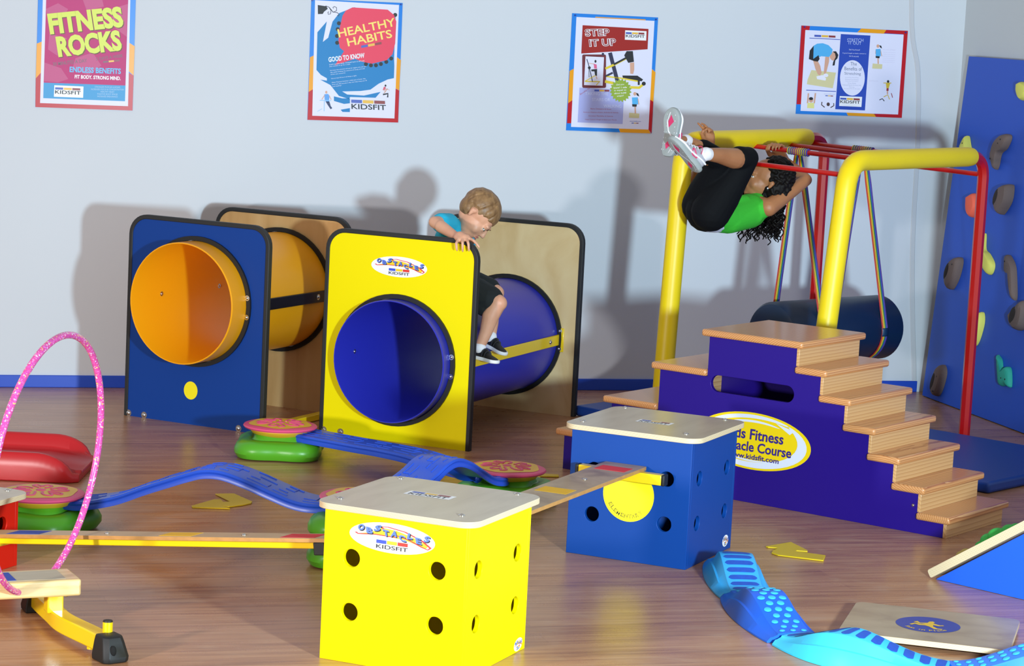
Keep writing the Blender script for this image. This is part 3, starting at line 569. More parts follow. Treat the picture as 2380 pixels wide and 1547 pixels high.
# ---------------------------------------------------------------- crawl tunnels
def tunnel(o, rz, ln, cz, prot, panel, rear, tube, bar, label, cu=-.37):
    t = thing('crawl_tunnel', label, 'play tunnel', (o[0], o[1], 0), rz)
    W_, H_, R, T = .732, .904, .266, .02
    out = [(0, 0)] + [(x, z) for x, z in rrect(-W_, -1, 0, H_, .09, 8)[:18]] + [(-W_, 0)]
    ins = .019
    inn = [(-ins, 0)] + [(x, z) for x, z in rrect(-W_ + ins, -1, -ins, H_ - ins, .073, 8)[:18]] + [(-W_ + ins, 0)]
    for nm, y0, mt in (('front_panel', 0.0, panel), ('rear_panel', ln - T, rear)):
        p = MB().plate(inn, [circle(cu, cz, R + .003, 56)], y0, y0 + T, lambda x, z, y: (x, y, z)).build(nm, mt, t)
        MB().plate(out + inn[::-1], (), y0 - .004, y0 + T + .004, lambda x, z, y: (x, y, z)).build('edge_trim', TRIM, p, bevel=.003)
        for yy in ((y0 - .012, y0 - .0005), (y0 + T + .0005, y0 + T + .012)):
            MB().plate(circle(cu, cz, R + .021, 56), [circle(cu, cz, R + .002, 56)], yy[0], yy[1], lambda x, z, y: (x, y, z)).build('gasket', BLACK, p)
    m = MB(); N_ = 64; y0, y1 = -prot, ln + .1
    prof = ((R, y0 + .004), (R, y1), (R - .007, y1), (R - .007, y0 + .004), (R - .005, y0), (R - .002, y0), (R, y0 + .004))
    m.loft([[(cu + r * cos(2 * pi * i / N_), y, cz + r * sin(2 * pi * i / N_)) for i in range(N_)] for r, y in prof], True, False)
    m.build('tube', tube, t)
    for s_ in (1, -1):
        xs = cu + s_ * (R + .002); b = MB().box((min(xs, xs + s_ * .008), T, cz - .026), (max(xs, xs + s_ * .008), ln - T, cz + .026))
        for ya, yb_ in ((T + .001, T + .008), (ln - T - .008, ln - T - .001)): b.box((min(xs, xs + s_ * .03), ya, cz - .056), (max(xs, xs + s_ * .03), yb_, cz + .056))
        b.build('side_bar', bar, t, bevel=.003)
        for z in (-.042, .042):
            bolt(t, (xs + s_ * .004, -.001 - (.012 if s_ < 0 else .012), cz + z), (0, -1, 0), .008); bolt(t, (xs + s_ * .008, ln - T - .008, cz + z), (0, -1, 0), .008)
        for y in (T + .09, ln - T - .11): bolt(t, (xs + s_ * .008, y, cz), (s_, 0, 0), .009); bolt(t, (cu + s_ * (R - .007), y, cz), (-s_, 0, 0), .007)
    for x in ((-.03, -W_ + .03) if bar is KMET else (-W_ + .03,)): MB().box((x - .02, T, .002), (x + .02, ln - T, .03)).build('floor_rail', YMET if bar is not None else bar, t, bevel=.003)
    for x in (-.708, -.624, -.125, -.03)[:4 if bar is KMET else 2]: bolt(t, (x, -.0005, .013), (0, -1, 0), .010)
    return t
t1 = tunnel((-1.056, 10.619), -.464, .70, .546, .119, NAVYP, MAPLEP, OTUBE, KMET, 'crawl tunnel of an orange tube through a dark blue panel', -.369)
m = MB(); m.flat(circle(-.381, .151, .036, 32, .04), lambda x, z, y: (x, -.0008, z), 0); m.build('round_sticker', M('sticker_sun', 'f5e018', .4), t1, smooth=False)
t2 = tunnel((-.157, 10.464), -.421, 1.168, .356, .072, YPAN, BIRCHP, BTUBE, YMET, 'crawl tunnel of a blue tube through a bright yellow panel', -.371)
oval_sticker(t2, 'oval_sticker', lambda x, z, k: (-.3735 + x, -.0008 - k * .0004, .760 + z), .1345, .044)

# ---------------------------------------------------------------- purple stairs
SO = V((1.6668, 9.1178, 0)); SA = -.63527; RUN, RISE, Z0 = .1123, .0968, .0821
st = thing('step_pyramid', 'purple wooden step pyramid with pine treads and a yellow oval sticker', 'stairs', (SO.x, SO.y, 0), SA)
zt = [Z0 + RISE * k for k in range(7)]; TT = .028
pr = [(-.0173, 0)]
for k in range(7): pr += [(-.0173 - RUN * k, zt[k] - TT), (-.0173 - RUN * (k + 1), zt[k] - TT)] if k < 6 else [(-.0173 - RUN * k, zt[k] - TT)]
LS = ((-1.365, .503), (-1.591, .335), (-1.819, .168))
pr += [(-1.103, zt[6] - TT)]
xi = -1.103
for x, z in LS: pr += [(xi, z - TT), (x + .038, z - TT)]; xi = x + .038
pr += [(xi, 0)]
slot = [(x, .452 + z) for x, z in ((-.895 + a, b) for a, b in rrect(-.19, -.033, .19, .033, .0329, 8))]
for nm, y0 in (('side_panel', .008), ('side_panel', .465)):
    MB().plate(pr, [slot], y0, y0 + .018, lambda x, z, y: (x, y, z)).build(nm, PURP, st, bevel=.0015)
def tread(x0, x1, z): MB().box((x0, -.006, z - TT), (x1, .507, z)).build('tread', PINE, st, bevel=.009, seg=3)
for k in range(6): tread(-RUN * k - .1416, -RUN * k, zt[k])
tread(-1.135, -RUN * 6, zt[6])
for i, (x, z) in enumerate(LS): tread(x, (-1.103, -1.328, -1.554)[i], z)
for k in range(7):
    x = -.0173 - RUN * k; MB().box((x - .012, .007, 0 if k == 0 else zt[k - 1]), (x + .0005, .484, zt[k] - TT)).build('riser', PINE2, st, bevel=.001)
for x, z0, z1 in ((-1.103, .503, zt[6] - TT), (-1.327, .335, .475), (-1.553, .168, .307), (-1.781, 0, .140)):
    MB().box((x - .0005, .026, z0), (x + .012, .465, z1)).build('riser', PINE2, st, bevel=.001)
ox, oz, oa, ob = -.876, .246, .263, .113
os_ = MB().flat(circle(ox, oz, oa, 56, ob), lambda x, z, y: (x, .0072, z), 0).build('oval_sticker', M('sticker_gold', 'f4cf06', .4), st, smooth=False)
m = MB()
def band(a0, a1, r0, r1, k, mi, n=24, off=(0, 0)):
    m.mi = mi; A = []; B = []
    for i in range(n + 1):
        tt = i / n; a = a0 + (a1 - a0) * tt; wv = sin(pi * tt) ** .6
        A.append((ox + off[0] + oa * r1 * cos(a), .0068 - .0003 * k, oz + off[1] + ob * r1 * sin(a))); rr = r1 - (r1 - r0) * wv
        B.append((ox + off[0] + oa * rr * cos(a), .0068 - .0003 * k, oz + off[1] + ob * rr * sin(a)))
    A = m.verts(A); B = m.verts(B)
    for i in range(n): m.face([A[i], A[i + 1], B[i + 1], B[i]])
band(-2.9, .9, .72, .93, 1, 0); band(.8, 2.9, .8, .93, 1, 0); band(.9, 2.4, .66, .74, 1, 0); band(-2.6, -.9, .66, .72, 1, 0)
m.mi = 0; m.face(m.verts([(ox + .10, .0064, oz + .085), (ox + .185, .0064, oz + .064), (ox + .165, .0064, oz + .048)]))
m.build('swoosh', [M('sticker_silver', 'dfe0ee', .4)], os_, smooth=False)
m = MB(); PT = M('sticker_purple', '321f7c', .5)
for tx, x0, x1, z, h in (('Kids Fitness', -1.006, -.737, .251, .043), ('Obstacle Course', -1.052, -.698, .203, .040), ('www.kidsfit.com', -.985, -.752, .173, .021)):
    letter(m, tx, lambda u, v: (x0 + (x1 - x0) * u, .0060, z + h * v), .022, .05)
m.build('lettering', PT, os_, smooth=False)
bolt(st, (-.16, .0075, .105), (0, -1, 0), .004)

# ---------------------------------------------------------------- gym mat
UA = .85; UU = V((cos(UA), sin(UA), 0)); UV = V((sin(UA), -cos(UA), 0)); MK = V((.95, 12.285, 0))
t = thing('gym_mat', 'flat blue vinyl gym mat on the floor beneath the climbing frame', 'mat', MK + UU * -.485 + UV * 1.12, UA)
MB().box((-.485, -1.12, .001), (.485, 1.12, .05)).build('pad', MATB, t, bevel=.014, seg=3)
m = MB().tube([(-.478, y * .1, .026) for y in range(-11, 12)], .004, 6); m.build('seam', MATB, t)
# ---------------------------------------------------------------- climbing frame with foam sleeves
fr = thing('climbing_frame', 'red tubular climbing frame with yellow foam sleeves and overhead rungs', 'climbing frame', (1.396, 10.586, 0))
AY, AR, BY, BR = V((1.396, 10.586, 1.312)), V((2.129, 11.452, 1.317)), V((.727, 11.152, 1.332)), V((1.461, 12.018, 1.343))
AB, BB_ = V((1.285, 10.45, 0)), V((.684, 11.10, 0))
def rounded(P, r, n=8):
    out = [V(P[0])]
    for a, b, c in zip(P, P[1:], P[2:]):
        a, b, c = V(a), V(b), V(c); u = (a - b).normalized(); w_ = (c - b).normalized(); p, q = b + u * r, b + w_ * r
        out += [(p * (1 - t) + b * t) * (1 - t) + (b * (1 - t) + q * t) * t for t in [i / n for i in range(n + 1)]]
    return out + [V(P[-1])]
def along(path, s0, s1, n=40):
    L_ = [0]
    for a, b in zip(path, path[1:]): L_.append(L_[-1] + (b - a).length)
    T_ = L_[-1]; out = []
    for k in range(n + 1):
        d = T_ * (s0 + (s1 - s0) * k / n)
        for i in range(len(path) - 1):
            if L_[i + 1] >= d - 1e-9: f = (d - L_[i]) / max(1e-9, L_[i + 1] - L_[i]); out.append(path[i].lerp(path[i + 1], f)); break
    return out
for base, y, r_, fend in ((AB, AY, AR, .905), (BB_, BY, BR, .875)):
    p = rounded([base, y, r_, V((r_.x, r_.y, 0))], .11, 9)
    up = MB().tube(p, .0265, 8, up=(sin(.868), -cos(.868), 0), rot=pi / 8).build('hoop_pipe', RMET, fr, world=True, ang=25)
    tot = (y - base).length + (r_ - y).length; pad = along(p, .004, ((y - base).length + (r_ - y).length * fend - .05) / (sum((b - a).length for a, b in zip(p, p[1:]))), 60)
    MB().tube(pad, [.041] + [.0445] * (len(pad) - 2) + [.041], 24).build('foam_sleeve', FOAM, fr, world=True, ang=60)
def rung(t, dz, a=0., b=1.): A, B = AY.lerp(AR, t), BY.lerp(BR, t); A = A - V((0, 0, dz)); B = B - V((0, 0, dz)); return B.lerp(A, a), B.lerp(A, b)
RG = ((0, .062), (.455, .030), (.705, .030), (.90, .030), (1.0, .085))
for tt, dz in RG: MB().tube(rung(tt, dz), .0115, 14).build('rung', RMET, fr, world=True)
RB = [M('rainbow_' + n, h, .45, coat=.3) for n, h in (('red', 'c8261e'), ('orange', 'e8961c'), ('yellow', 'e4cc2a'), ('green', '24824a'), ('blue', '3a54b4'), ('violet', '5a3a96'))]
# ---------------------------------------------------------------- hanging bolster swing
BC = V((1.46, 11.461, .473)); BAX = V((cos(.75), sin(.75), 0)); BS = V((-sin(.75), cos(.75), 0)); BRd = .151
sw = thing('bolster_swing', 'navy vinyl bolster swing hanging on rainbow straps beneath the climbing frame', 'swing', (BC.x, BC.y, BC.z - BRd), .75)
prof = [(-.3965, 0), (-.3965, .118), (-.389, .140), (-.372, .151)] + [(.372, .151), (.389, .140), (.3965, .118), (.3965, 0)]
m = MB(); m.loft([[BC + BAX * x + (BS * cos(2 * pi * i / 48) + V((0, 0, 1)) * sin(2 * pi * i / 48)) * max(r, .001) for i in range(48)] for x, r in prof], True, True); m.build('bolster', BOLV, sw, world=True)
for i, (tt, fr_, ax) in enumerate(((.455, .306, -.205), (.90, .333, .235))):
    a, b = rung(tt, .03); H = a.lerp(b, fr_); dirr = (b - a).normalized()
    m = MB(); n_ = 60
    for k in range(n_):   # wound rainbow tape round the rung
        m.mi = k % 6; s0, s1 = -.055 + .11 * k / n_, -.055 + .11 * (k + 1) / n_
        rr = .0175 + .0012 * sin(k * .9); m.tube([H + dirr * s0, H + dirr * s1], [rr, rr], 12)
    m.build('tape_wrap', RB, sw, world=True)
    C0 = BC + BAX * ax; R_ = BRd + .003
    def strap_pts(side):
        out = [H + V((0, 0, -.015)) + BS * side * .012, C0 + BS * side * R_ * .985 + V((0, 0, R_ * .17))]
        return out
    path = [strap_pts(1)[0]] + [strap_pts(1)[0].lerp(strap_pts(1)[1], k / 6) for k in range(1, 7)]
    path += [C0 + BS * R_ * cos(-a_) + V((0, 0, R_ * sin(-a_))) for a_ in [k * pi / 16 for k in range(0, 17)]]
    q = strap_pts(-1); path += [q[1].lerp(q[0], k / 6) for k in range(0, 7)]
    m = MB(); wS = .042
    tw = []
    for k, p in enumerate(path):
        f = min(1, min((p - H).length / .18, 1)); wdir = (BAX * f + dirr * (1 - f)).normalized(); tw.append((p, wdir * (.45 + .55 * f)))
    for j in range(6):
        m.mi = j; A = m.verts([p + d * wS * (j / 6 - .5) for p, d in tw]); B = m.verts([p + d * wS * ((j + 1) / 6 - .5) for p, d in tw])
        for k in range(len(path) - 1): m.face([A[k], A[k + 1], B[k + 1], B[k]])
    so = m.build('strap', RB, sw, world=True); sl = so.modifiers.new('thickness', 'SOLIDIFY'); sl.thickness = .0015
    pc = C0 - BS * R_; pth = [C0 - BS * (R_ + .002) * cos(a_) + V((0, 0, (R_ + .002) * sin(a_))) for a_ in [k * .05 - .12 for k in range(6)]]
    m = MB(); A = m.verts([p - BAX * .022 for p in pth]); B = m.verts([p + BAX * .022 for p in pth])
    for k in range(5): m.face([A[k], A[k + 1], B[k + 1], B[k]])
    po = m.build('strap_loop', M('navy_loop', '123554', .35), sw, world=True); po.modifiers.new('thickness', 'SOLIDIFY').thickness = .002

# ---------------------------------------------------------------- leaning climbing wall
CO = V((2.137, 12.739, 0)); CT = (WD * .125 + V((0, 0, 1.76))).normalized(); CN = WN.cross(CT).normalized()
if CN.x > 0: CN = -CN
CB = Matrix(((WN.x, CT.x, CN.x, CO.x), (WN.y, CT.y, CN.y, CO.y), (WN.z, CT.z, CN.z, 0), (0, 0, 0, 1)))
cw = thing('climbing_wall', 'blue climbing wall panel with bolted holds leaning against the right wall', 'climbing wall', basis=CB)
MB().box((0, .004, -.022), (2.4, 1.76, 0)).build('panel', [M('climb_blue', '1c50c0', .5, bump=.08, bscale=150)], cw, bevel=.001)
m = MB().box((-.0008, .004, -.0225), (.0, 1.76, -.0005)).build('panel_edge', M('ply_grey', '8c8a84', .6), cw, smooth=False)
HB, HY, HO, HG = M('hold_brown', '6b5a55', .8, bump=.5, bscale=150), M('hold_yellow', 'd9d763', .7, bump=.3, bscale=150), M('hold_orange', 'f0664a', .7), M('hold_green', '27a08c', .7, bump=.5, bscale=150)
def hold(c, pts, hgt, mt, sc=.01, hole=None, bolts=()):
    c = V((c[0], c[1], 0)); P = [(p[0] * sc, p[1] * sc) for p in pts]; cx = sum(p[0] for p in P) / len(P); cy = sum(p[1] for p in P) / len(P)
    P = [(a + (b - a) * 0.0, d) for a, b, d in zip([p[0] for p in P], [p[0] for p in P], [p[1] for p in P])]
    Q = [V((x, y, 0)) for x, y in P]; Q = smooth_path(Q + [Q[0]], 4)[:-1]
    m = MB(); rowsz = ((1.0, .001), (1.0, hgt * .35), (.93, hgt * .7), (.80, hgt * .92), (.55, hgt))
    m.loft([[c + V((cx + (p.x - cx) * s_, cy + (p.y - cy) * s_, z)) for p in Q] for s_, z in rowsz]); o = m.build('hold', mt, cw)
    if hole:
        m = MB(); m.ell(c + V((hole[0] * sc, hole[1] * sc, hgt * .93)), (hole[2] * sc, hole[3] * sc, hgt * .14), 20, 10, Quaternion((0, 0, 1), hole[4])); m.build('pocket', M('hold_pocket', '2c2422', .9), o)
    for bx, by in bolts: MB().cyl(c + V((bx * sc, by * sc, hgt * .7)), c + V((bx * sc, by * sc, hgt * 1.02)), .004, .004, 10).build('hold_bolt', BLACK, o)
hold((.14, 1.30), [(-5, 1), (-1, 6), (3, 1), (9, -5), (9, -8), (4, -6), (-4, -2)], .04, HY, bolts=((0, 2),))
hold((.52, 1.325), [(-9, -4), (-7, 2), (-2, 6), (5, 7), (7, 5), (4, 0), (-1, -3), (-2, -9), (-4, -11), (-8, -7)], .04, HB, bolts=((0, 2), (2, 4), (-6, -6)))
hold((.645, 1.615), [(-4, 3), (0, 4), (6, 2), (8, -3), (2, -5), (-3, -1)], .04, HY)
hold((.625, 1.085), [(-7, -1), (-3, 5), (3, 7), (6, 6), (6, -1), (1, -7), (-2, -8), (-6, -4)], .055, HB, hole=(-2.5, 0, 2.2, 4.3, -.35))
hold((.29, 1.02), [(-5, 4), (2, 6), (6, 0), (2, -6), (-3, -3)], .04, HO)
hold((.535, .80), [(-9, 9), (-7, 9), (-5, 2), (0, 0), (6, -4), (6, -8), (3, -10), (-3, -7), (-8, 0)], .035, HY)
hold((.20, .67), [(-7, -1), (-2, 6), (4, 8), (6, 5), (4, -3), (-1, -9), (-5, -7)], .05, HB, hole=(-2.5, 0, 2.2, 4.6, -.35), bolts=((3, 4),))
hold((.80, .735), [(-8, 8), (-5, 8), (1, 4), (4, -2), (7, -11), (5, -12), (1, -4), (-1, 0), (-6, 1)], .035, HB, bolts=((-5, 5),))
hold((.95, .545), [(-9, -1), (-3, 4), (3, 8), (6, 4), (5, -4), (0, -7), (-6, -5)], .05, HB, hole=(-2, 0, 3.0, 4.5, -.5))
hold((.545, .42), [(-3, 8), (1, 9), (3, 4), (1, -4), (-2, -8), (-5, -6)], .04, HY)
hold((.19, .115), [(-5, -3), (-1, 6), (3, 8), (6, 4), (4, -4), (1, -8), (-3, -8)], .045, HB, hole=(-1, -1, 2.0, 5.0, -.3), bolts=((3, 2), (1, -6)))
hold((.87, .26), [(-10, 7), (-6, 5), (-3, 0), (2, 3), (5, 1), (7, -6), (3, -6), (-3, -7), (-6, -2)], .03, HG, bolts=((0, -3), (4, -3)))

# ---------------------------------------------------------------- flower pads and wave boards
def flower_pad(x, y, rot, label, tiers=1):
    t = thing('flower_pad', label, 'balance pad', (x, y, 0), rot, 'green flower pads of the balance trail')
    for k in range(tiers):
        z0 = .002 + k * .098; n = 96; m = MB()
        lobe = lambda a: .194 + .022 * cos(4 * a)
        prof = ((.80, 0), (.93, .004), (1.0, .024), (1.0, .042), (.95, .062), (.84, .074), (.72, .078), (.66, .072), (.63, .074), (.58, .090), (.52, .098), (.1, .098))
        m.loft([[(lobe(2 * pi * i / n) * s_ * cos(2 * pi * i / n) * (1 if s_ > .7 else .95), lobe(2 * pi * i / n) * s_ * sin(2 * pi * i / n) * (1 if s_ > .7 else .95), z0 + z) for i in range(n)] for s_, z in prof]); m.build('base', GREEN, t)
    zt_ = .1 + (tiers - 1) * .098
    MB().loft([[(r * cos(2 * pi * i / 48), r * sin(2 * pi * i / 48), zt_ + z) for i in range(48)] for r, z in ((.07, -.02), (.115, -.004), (.128, .012), (.128, .018))]).build('hub', YRUB, t)
    d = MB().loft([[(r * cos(2 * pi * i / 64), r * sin(2 * pi * i / 64), zt_ + z) for i in range(64)] for r, z in ((.10, .016), (.148, .018), (.153, .024), (.150, .029), (.138, .033), (.02, .037))]).build('disc', PINKR, t)
    m = MB(); zf = lambda r: zt_ + .0378 - .0042 * (r / .138) ** 2 + .0004
    n = 72; wv = lambda a: .127 + .006 * sin(5 * a + .6)
    rows = [[(wv(2 * pi * i / n) * s_ * cos(2 * pi * i / n), wv(2 * pi * i / n) * s_ * sin(2 * pi * i / n), zf(wv(2 * pi * i / n) * s_)) for i in range(n)] for s_ in (1, .8, .6, .4, .2, .02)]
    m.loft(rows, True, True); m.build('inlay', YRUB, d)
    m = MB()
    for k in range(5):
        a0 = 2 * pi * k / 5
        pts = [(r, a0 + da) for r, da in ((.035, -.35), (.06, -.45), (.085, -.36), (.095, -.16), (.080, -.02), (.06, .0), (.075, .12), (.098, .22), (.088, .42), (.06, .38), (.038, .2))]
        m.tube([V((r * cos(a), r * sin(a), zf(r) + .0005)) for r, a in pts] if False else smooth_path([(r * cos(a), r * sin(a), zf(r) + .0005) for r, a in pts], 4), .0048, 8, flat=.6, up=(0, 0, 1))
    m.ell((0, 0, zf(0)), (.018, .018, .004), 14, 8); m.build('swirl', PINKR, d)
    return t
P1, P2, P3, P4 = V((-.939, 10.156, 0)), V((.006, 9.439, 0)), V((-1.615, 8.526, 0)), V((-.47, 8.26, 0))
flower_pad(P1.x, P1.y, .80, 'green flower pad with pink and yellow disc, in front of the blue tunnel panel')
flower_pad(P2.x, P2.y, .5, 'green flower pad with pink and yellow disc, between yellow tunnel and yellow box')
flower_pad(P3.x, P3.y, .4, 'green flower pad with pink and yellow disc, behind the red box at left')
flower_pad(P4.x, P4.y, .75, 'green flower pad of two stacked tiers mostly hidden behind the yellow box', 2)
def wave_board(c0, c1, zs, label, w0=.165, seed=1):
    """c0, c1: plan end points of the centre line, zs: heights of the top along the board"""
    t = thing('wave_board', label, 'balance board', (c0.x, c0.y, 0), math.atan2(c1.y - c0.y, c1.x - c0.x), 'blue wavy boards between the flower pads')
    L_ = (c1 - c0).to_2d().length; sp = smooth_path([(u * L_, 0, z) for u, z in zs], 8); n = len(sp)
    wid = lambda u: w0 * (1 if .12 < u < .88 else .62 + .38 * sin(pi / 2 * min(1, (min(u, 1 - u)) / .12)))
    prof = ((-.5, -.030), (-.5, -.022), (-.475, -.014), (-.5, -.007), (-.47, 0), (-.40, .002), (.40, .002), (.47, 0), (.5, -.007), (.475, -.014), (.5, -.022), (.5, -.030), (.44, -.030), (.42, -.010), (-.42, -.010), (-.44, -.030))
    m = MB(); rows = []
    def frame(i):
        a, b = sp[max(i - 1, 0)], sp[min(i + 1, n - 1)]; tg = (b - a).normalized(); return tg, V((-tg.z, 0, tg.x))
    for i, p in enumerate(sp):
        tg, nn = frame(i); wd = wid(p.x / L_); rows.append([p + V((0, wd * y, 0)) + nn * z for y, z in prof])
    m.loft(rows)
    rr = random.Random(seed)
    for k in range(34):   # raised bark-like dashes on top
        i0 = int((.07 + .84 * (k // 4) / 8.5) * n) + rr.randint(-1, 1); i1 = min(n - 2, i0 + rr.randint(4, 8)); y = (-.33 + .22 * (k % 4) + rr.uniform(-.03, .03)) * w0
        m.tube([sp[i] + V((0, y, 0)) + frame(i)[1] * .002 for i in range(max(1, i0), i1)], .0028, 6)
        if k % 3 == 0 and k % 4 < 3:
            i = i1 - 1; m.tube([sp[i] + V((0, y + .21 * w0 * f, 0)) + frame(i)[1] * .002 for f in (0, .5, 1)], .0028, 6)
    m.build('board', WBLUE, t)
    for u, i in ((0, 0), (1, n - 1)):
        for s_ in (-1, 1): MB().ell(sp[i] + V((0, s_ * w0 * .36, -.014)), .021, 16, 10).build('ball_foot', WBLUE, t)
    return t
def offs(a, b, d): v = (b - a).normalized(); return V((-v.y, v.x, 0)) * d
A0, A1 = V((-1.56, 8.471, 0)), V((-.56, 8.19, 0)); o_ = offs(A0, A1, .08)
wave_board(A0 + o_, A1 + o_, ((0, .112), (.09, .118), (.21, .148), (.32, .196), (.40, .229), (.47, .257), (.53, .276), (.60, .278), (.69, .256), (.77, .229), (.85, .205), (.92, .199), (1, .205)), 'blue wavy board arching from the left flower pad to the yellow box', seed=3)
B0, B1 = V((-.955, 10.15, 0)), V((-.12, 9.36, 0)); o_ = offs(B0, B1, .085)
wave_board(B0 + o_, B1 + o_, ((0, .105), (.14, .108), (.28, .113), (.42, .118), (.53, .123), (.65, .124), (.75, .118), (.88, .112), (1, .110)), 'blue wavy board running level in front of the yellow tunnel panel', .175, seed=5)
C0_, C1_ = V((.049, 9.369, 0)), V((-.44, 8.4, 0)); o_ = offs(C0_, C1_, -.075)
wave_board(C0_ + o_, C1_ + o_, ((0, .110), (.09, .118), (.17, .135), (.25, .172), (.34, .216), (.41, .240), (.47, .248), (.53, .238), (.60, .212), (.70, .190), (.85, .188), (1, .205)), 'steep blue humped board behind the yellow box lid beside a flower pad', .155, seed=8)

# ---------------------------------------------------------------- floor arrows
def arrow(pts, label, z=.006):
    c = V((sum(p[0] for p in pts) / len(pts), sum(p[1] for p in pts) / len(pts), 0))
    t = MB().plate([(x - c.x, y - c.y) for x, y in pts], (), .0008, z); o = t.build('floor_arrow', M('arrow_foam', 'd8b608', .45, var=.05), bevel=.0015); o.location = c
    return tag(o, label, 'floor marker', 'yellow floor arrows')
from_px = [(-1.151, 9.022), (-1.085, 9.16), (-1.06, 9.165), (-1.045, 9.120), (-1.020, 9.135), (-1.094, 9.266), (-1.025, 9.288), (-.941, 9.155), (-.942, 9.123), (-.97, 9.085), (-1.013, 9.04), (-1.040, 9.045), (-1.006, 9.01), (-1.145, 8.999)]
arrow(from_px, 'bent yellow foam arrow on the floor at left, below the wavy blue board')
arrow([(.954, 8.817), (1.056, 8.913), (1.102, 8.783), (1.1, 8.765), (1.062, 8.772), (1.055, 8.755), (1.159, 8.714), (1.141, 8.627), (.985, 8.680), (.965, 8.712), (.972, 8.745), (.997, 8.800), (.962, 8.805)], 'bent yellow foam arrow on the floor right of the dark blue box')
arrow([(.02, 9.86), (.09, 10.0), (.15, 10.06), (.155, 10.015), (.22, 10.01), (.22, 9.97), (.14, 9.955), (.15, 9.90), (.10, 9.80)], 'yellow foam arrow mostly hidden behind the flower pad near the yellow tunnel')
# ---------------------------------------------------------------- low balance beam with a steel foot
LBX = V((-.905, -.425, 0)).normalized(); LBO = V((-1.262, 7.165, 0))
lb = thing('low_balance_beam', 'low thick wooden beam on a yellow steel foot, in the lower left corner', 'balance beam', basis=basis(LBO, LBX))
MB().box((-.012, -.074, .121), (.95, .074, .171)).build('beam', BEAMW, lb, bevel=.007, seg=3)
MB().box((.03, -.055, .1705), (.95, .055, .1716)).build('top_sheet', BEAMT, lb, smooth=False)
MB().box((.175, -.05, .1712), (.34, .05, .1724)).build('grip_patch', M('grip_blue', '2d48a8', .8, bump=.4, bscale=600), lb, smooth=False)
MB().box((.012, -.045, .116), (.085, .045, .121)).build('mount_plate', YMET, lb, bevel=.002)
MB().box((.026, -.024, .060), (.074, .024, .117)).build('post', YMET, lb, bevel=.004)
ft = smooth_path([(-1.098, 6.868, .043), (-1.165, 6.955, .043), (-1.262, 7.082, .043), (-1.315, 7.19, .043), (-1.36, 7.285, .043), (-1.398, 7.37, .043)], 6)
foot = MB().tube(ft, .0345, 4, up=(0, 0, 1), rot=pi / 4).build('foot_bar', YMET, lb, world=True, bevel=.004, ang=60)
def boot(p, d):
    p, d = V(p), V(d).normalized(); s_ = V((-d.y, d.x, 0)); m = MB(); R = []
    for z, a0, a1, hw in ((.001, -.036, .044, .040), (.016, -.036, .046, .041), (.056, -.036, .030, .034), (.071, -.034, .022, .031), (.074, -.028, .014, .025)):
        R.append([p + d * x + s_ * y + V((0, 0, z)) for x, y in ((a0, -hw), (a1 - .012, -hw), (a1, -hw + .014), (a1, hw - .014), (a1 - .012, hw), (a0, hw))])
    m.loft(R); b = m.build('rubber_boot', BLACK, lb, world=True, bevel=.003)
    q = p + d * .037 + V((0, 0, .036)) - s_ * .012
    MB().ell(q, (.010, .010, .016), 14, 8).build('slot', M('slot_black', '050505', .9), b, world=True)
d0 = (ft[0] - ft[2]).normalized(); d1 = (ft[-1] - ft[-3]).normalized()
boot(ft[0] * 1 - V((0, 0, ft[0].z)) + d0 * .012, d0); boot(ft[-1] - V((0, 0, ft[-1].z)) + d1 * .012, d1)
for pt, cap in ((V((-1.106, 6.893, 0)), True),):
    pg = MB().cyl(pt + V((0, 0, .062)), pt + V((0, 0, .103)), .0145, None, 20).build('peg', YMET, lb, world=True)
    MB().cyl(pt + V((0, 0, .102)), pt + V((0, 0, .1065)), .0148, .013, 20).build('peg_cap', BLACK, pg, world=True)
MB().cyl((-1.158, 6.935, .010), (-1.158, 6.935, .024), .013, None, 16).build('stud', YMET, lb, world=True)
bolt(lb, (.02, .03, .116), (0, 0, -1), .007); 
m = MB(); m.flat(circle(0, 0, .024, 20, .016), lambda x, y, z: (.060 + x * .3, -.0, z), 0); 
m = MB(); oo = ft[20] + V((.0, 0, .0)); 
# ---------------------------------------------------------------- glitter hoop
def glitter():
    m = bpy.data.materials.new('pink_glitter'); m.use_nodes = True; nt = m.node_tree; N = nt.nodes; L = nt.links.new; b = N['Principled BSDF']
    tc = N.new('ShaderNodeTexCoord'); v = N.new('ShaderNodeTexVoronoi'); v.inputs['Scale'].default_value = 260; L(tc.outputs['Object'], v.inputs['Vector'])
    r = N.new('ShaderNodeValToRGB'); r.color_ramp.interpolation = 'CONSTANT'; e = r.color_ramp.elements; e[0].position = 0; e[0].color = lin('d9489a')
    for p, h in ((.55, 'e060ae'), (.80, 'c84fc0'), (.86, 'f0a8dc'), (.92, 'd8f0e8'), (.96, 'e8dc60')): x = e.new(p); x.color = lin(h)
    e.remove(e[-1] if e[-1].position == 1 else e[1]); sp = N.new('ShaderNodeSeparateColor'); L(v.outputs['Color'], sp.inputs[0]); L(sp.outputs[0], r.inputs[0]); L(r.outputs[0], b.inputs['Base Color'])
    b.inputs['Roughness'].default_value = .25; b.inputs['Coat Weight'].default_value = .5; return m
HC = V((-1.332, 7.131, .503)); az, el = -.224, -.094; HN = V((cos(el) * cos(az), cos(el) * sin(az), sin(el))); ha = HN.cross(V((0, 0, 1))).normalized(); hb = ha.cross(HN)
hp = MB().tube([HC + (ha * cos(t) + hb * sin(t)) * .381 for t in [2 * pi * i / 120 for i in range(120)]], .0105, 14, closed=True, up=None).build('hula_hoop', glitter(), world=False)
tag(hp, 'pink glittery hoop standing upright, threaded through the low wooden beam at left', 'hoop')

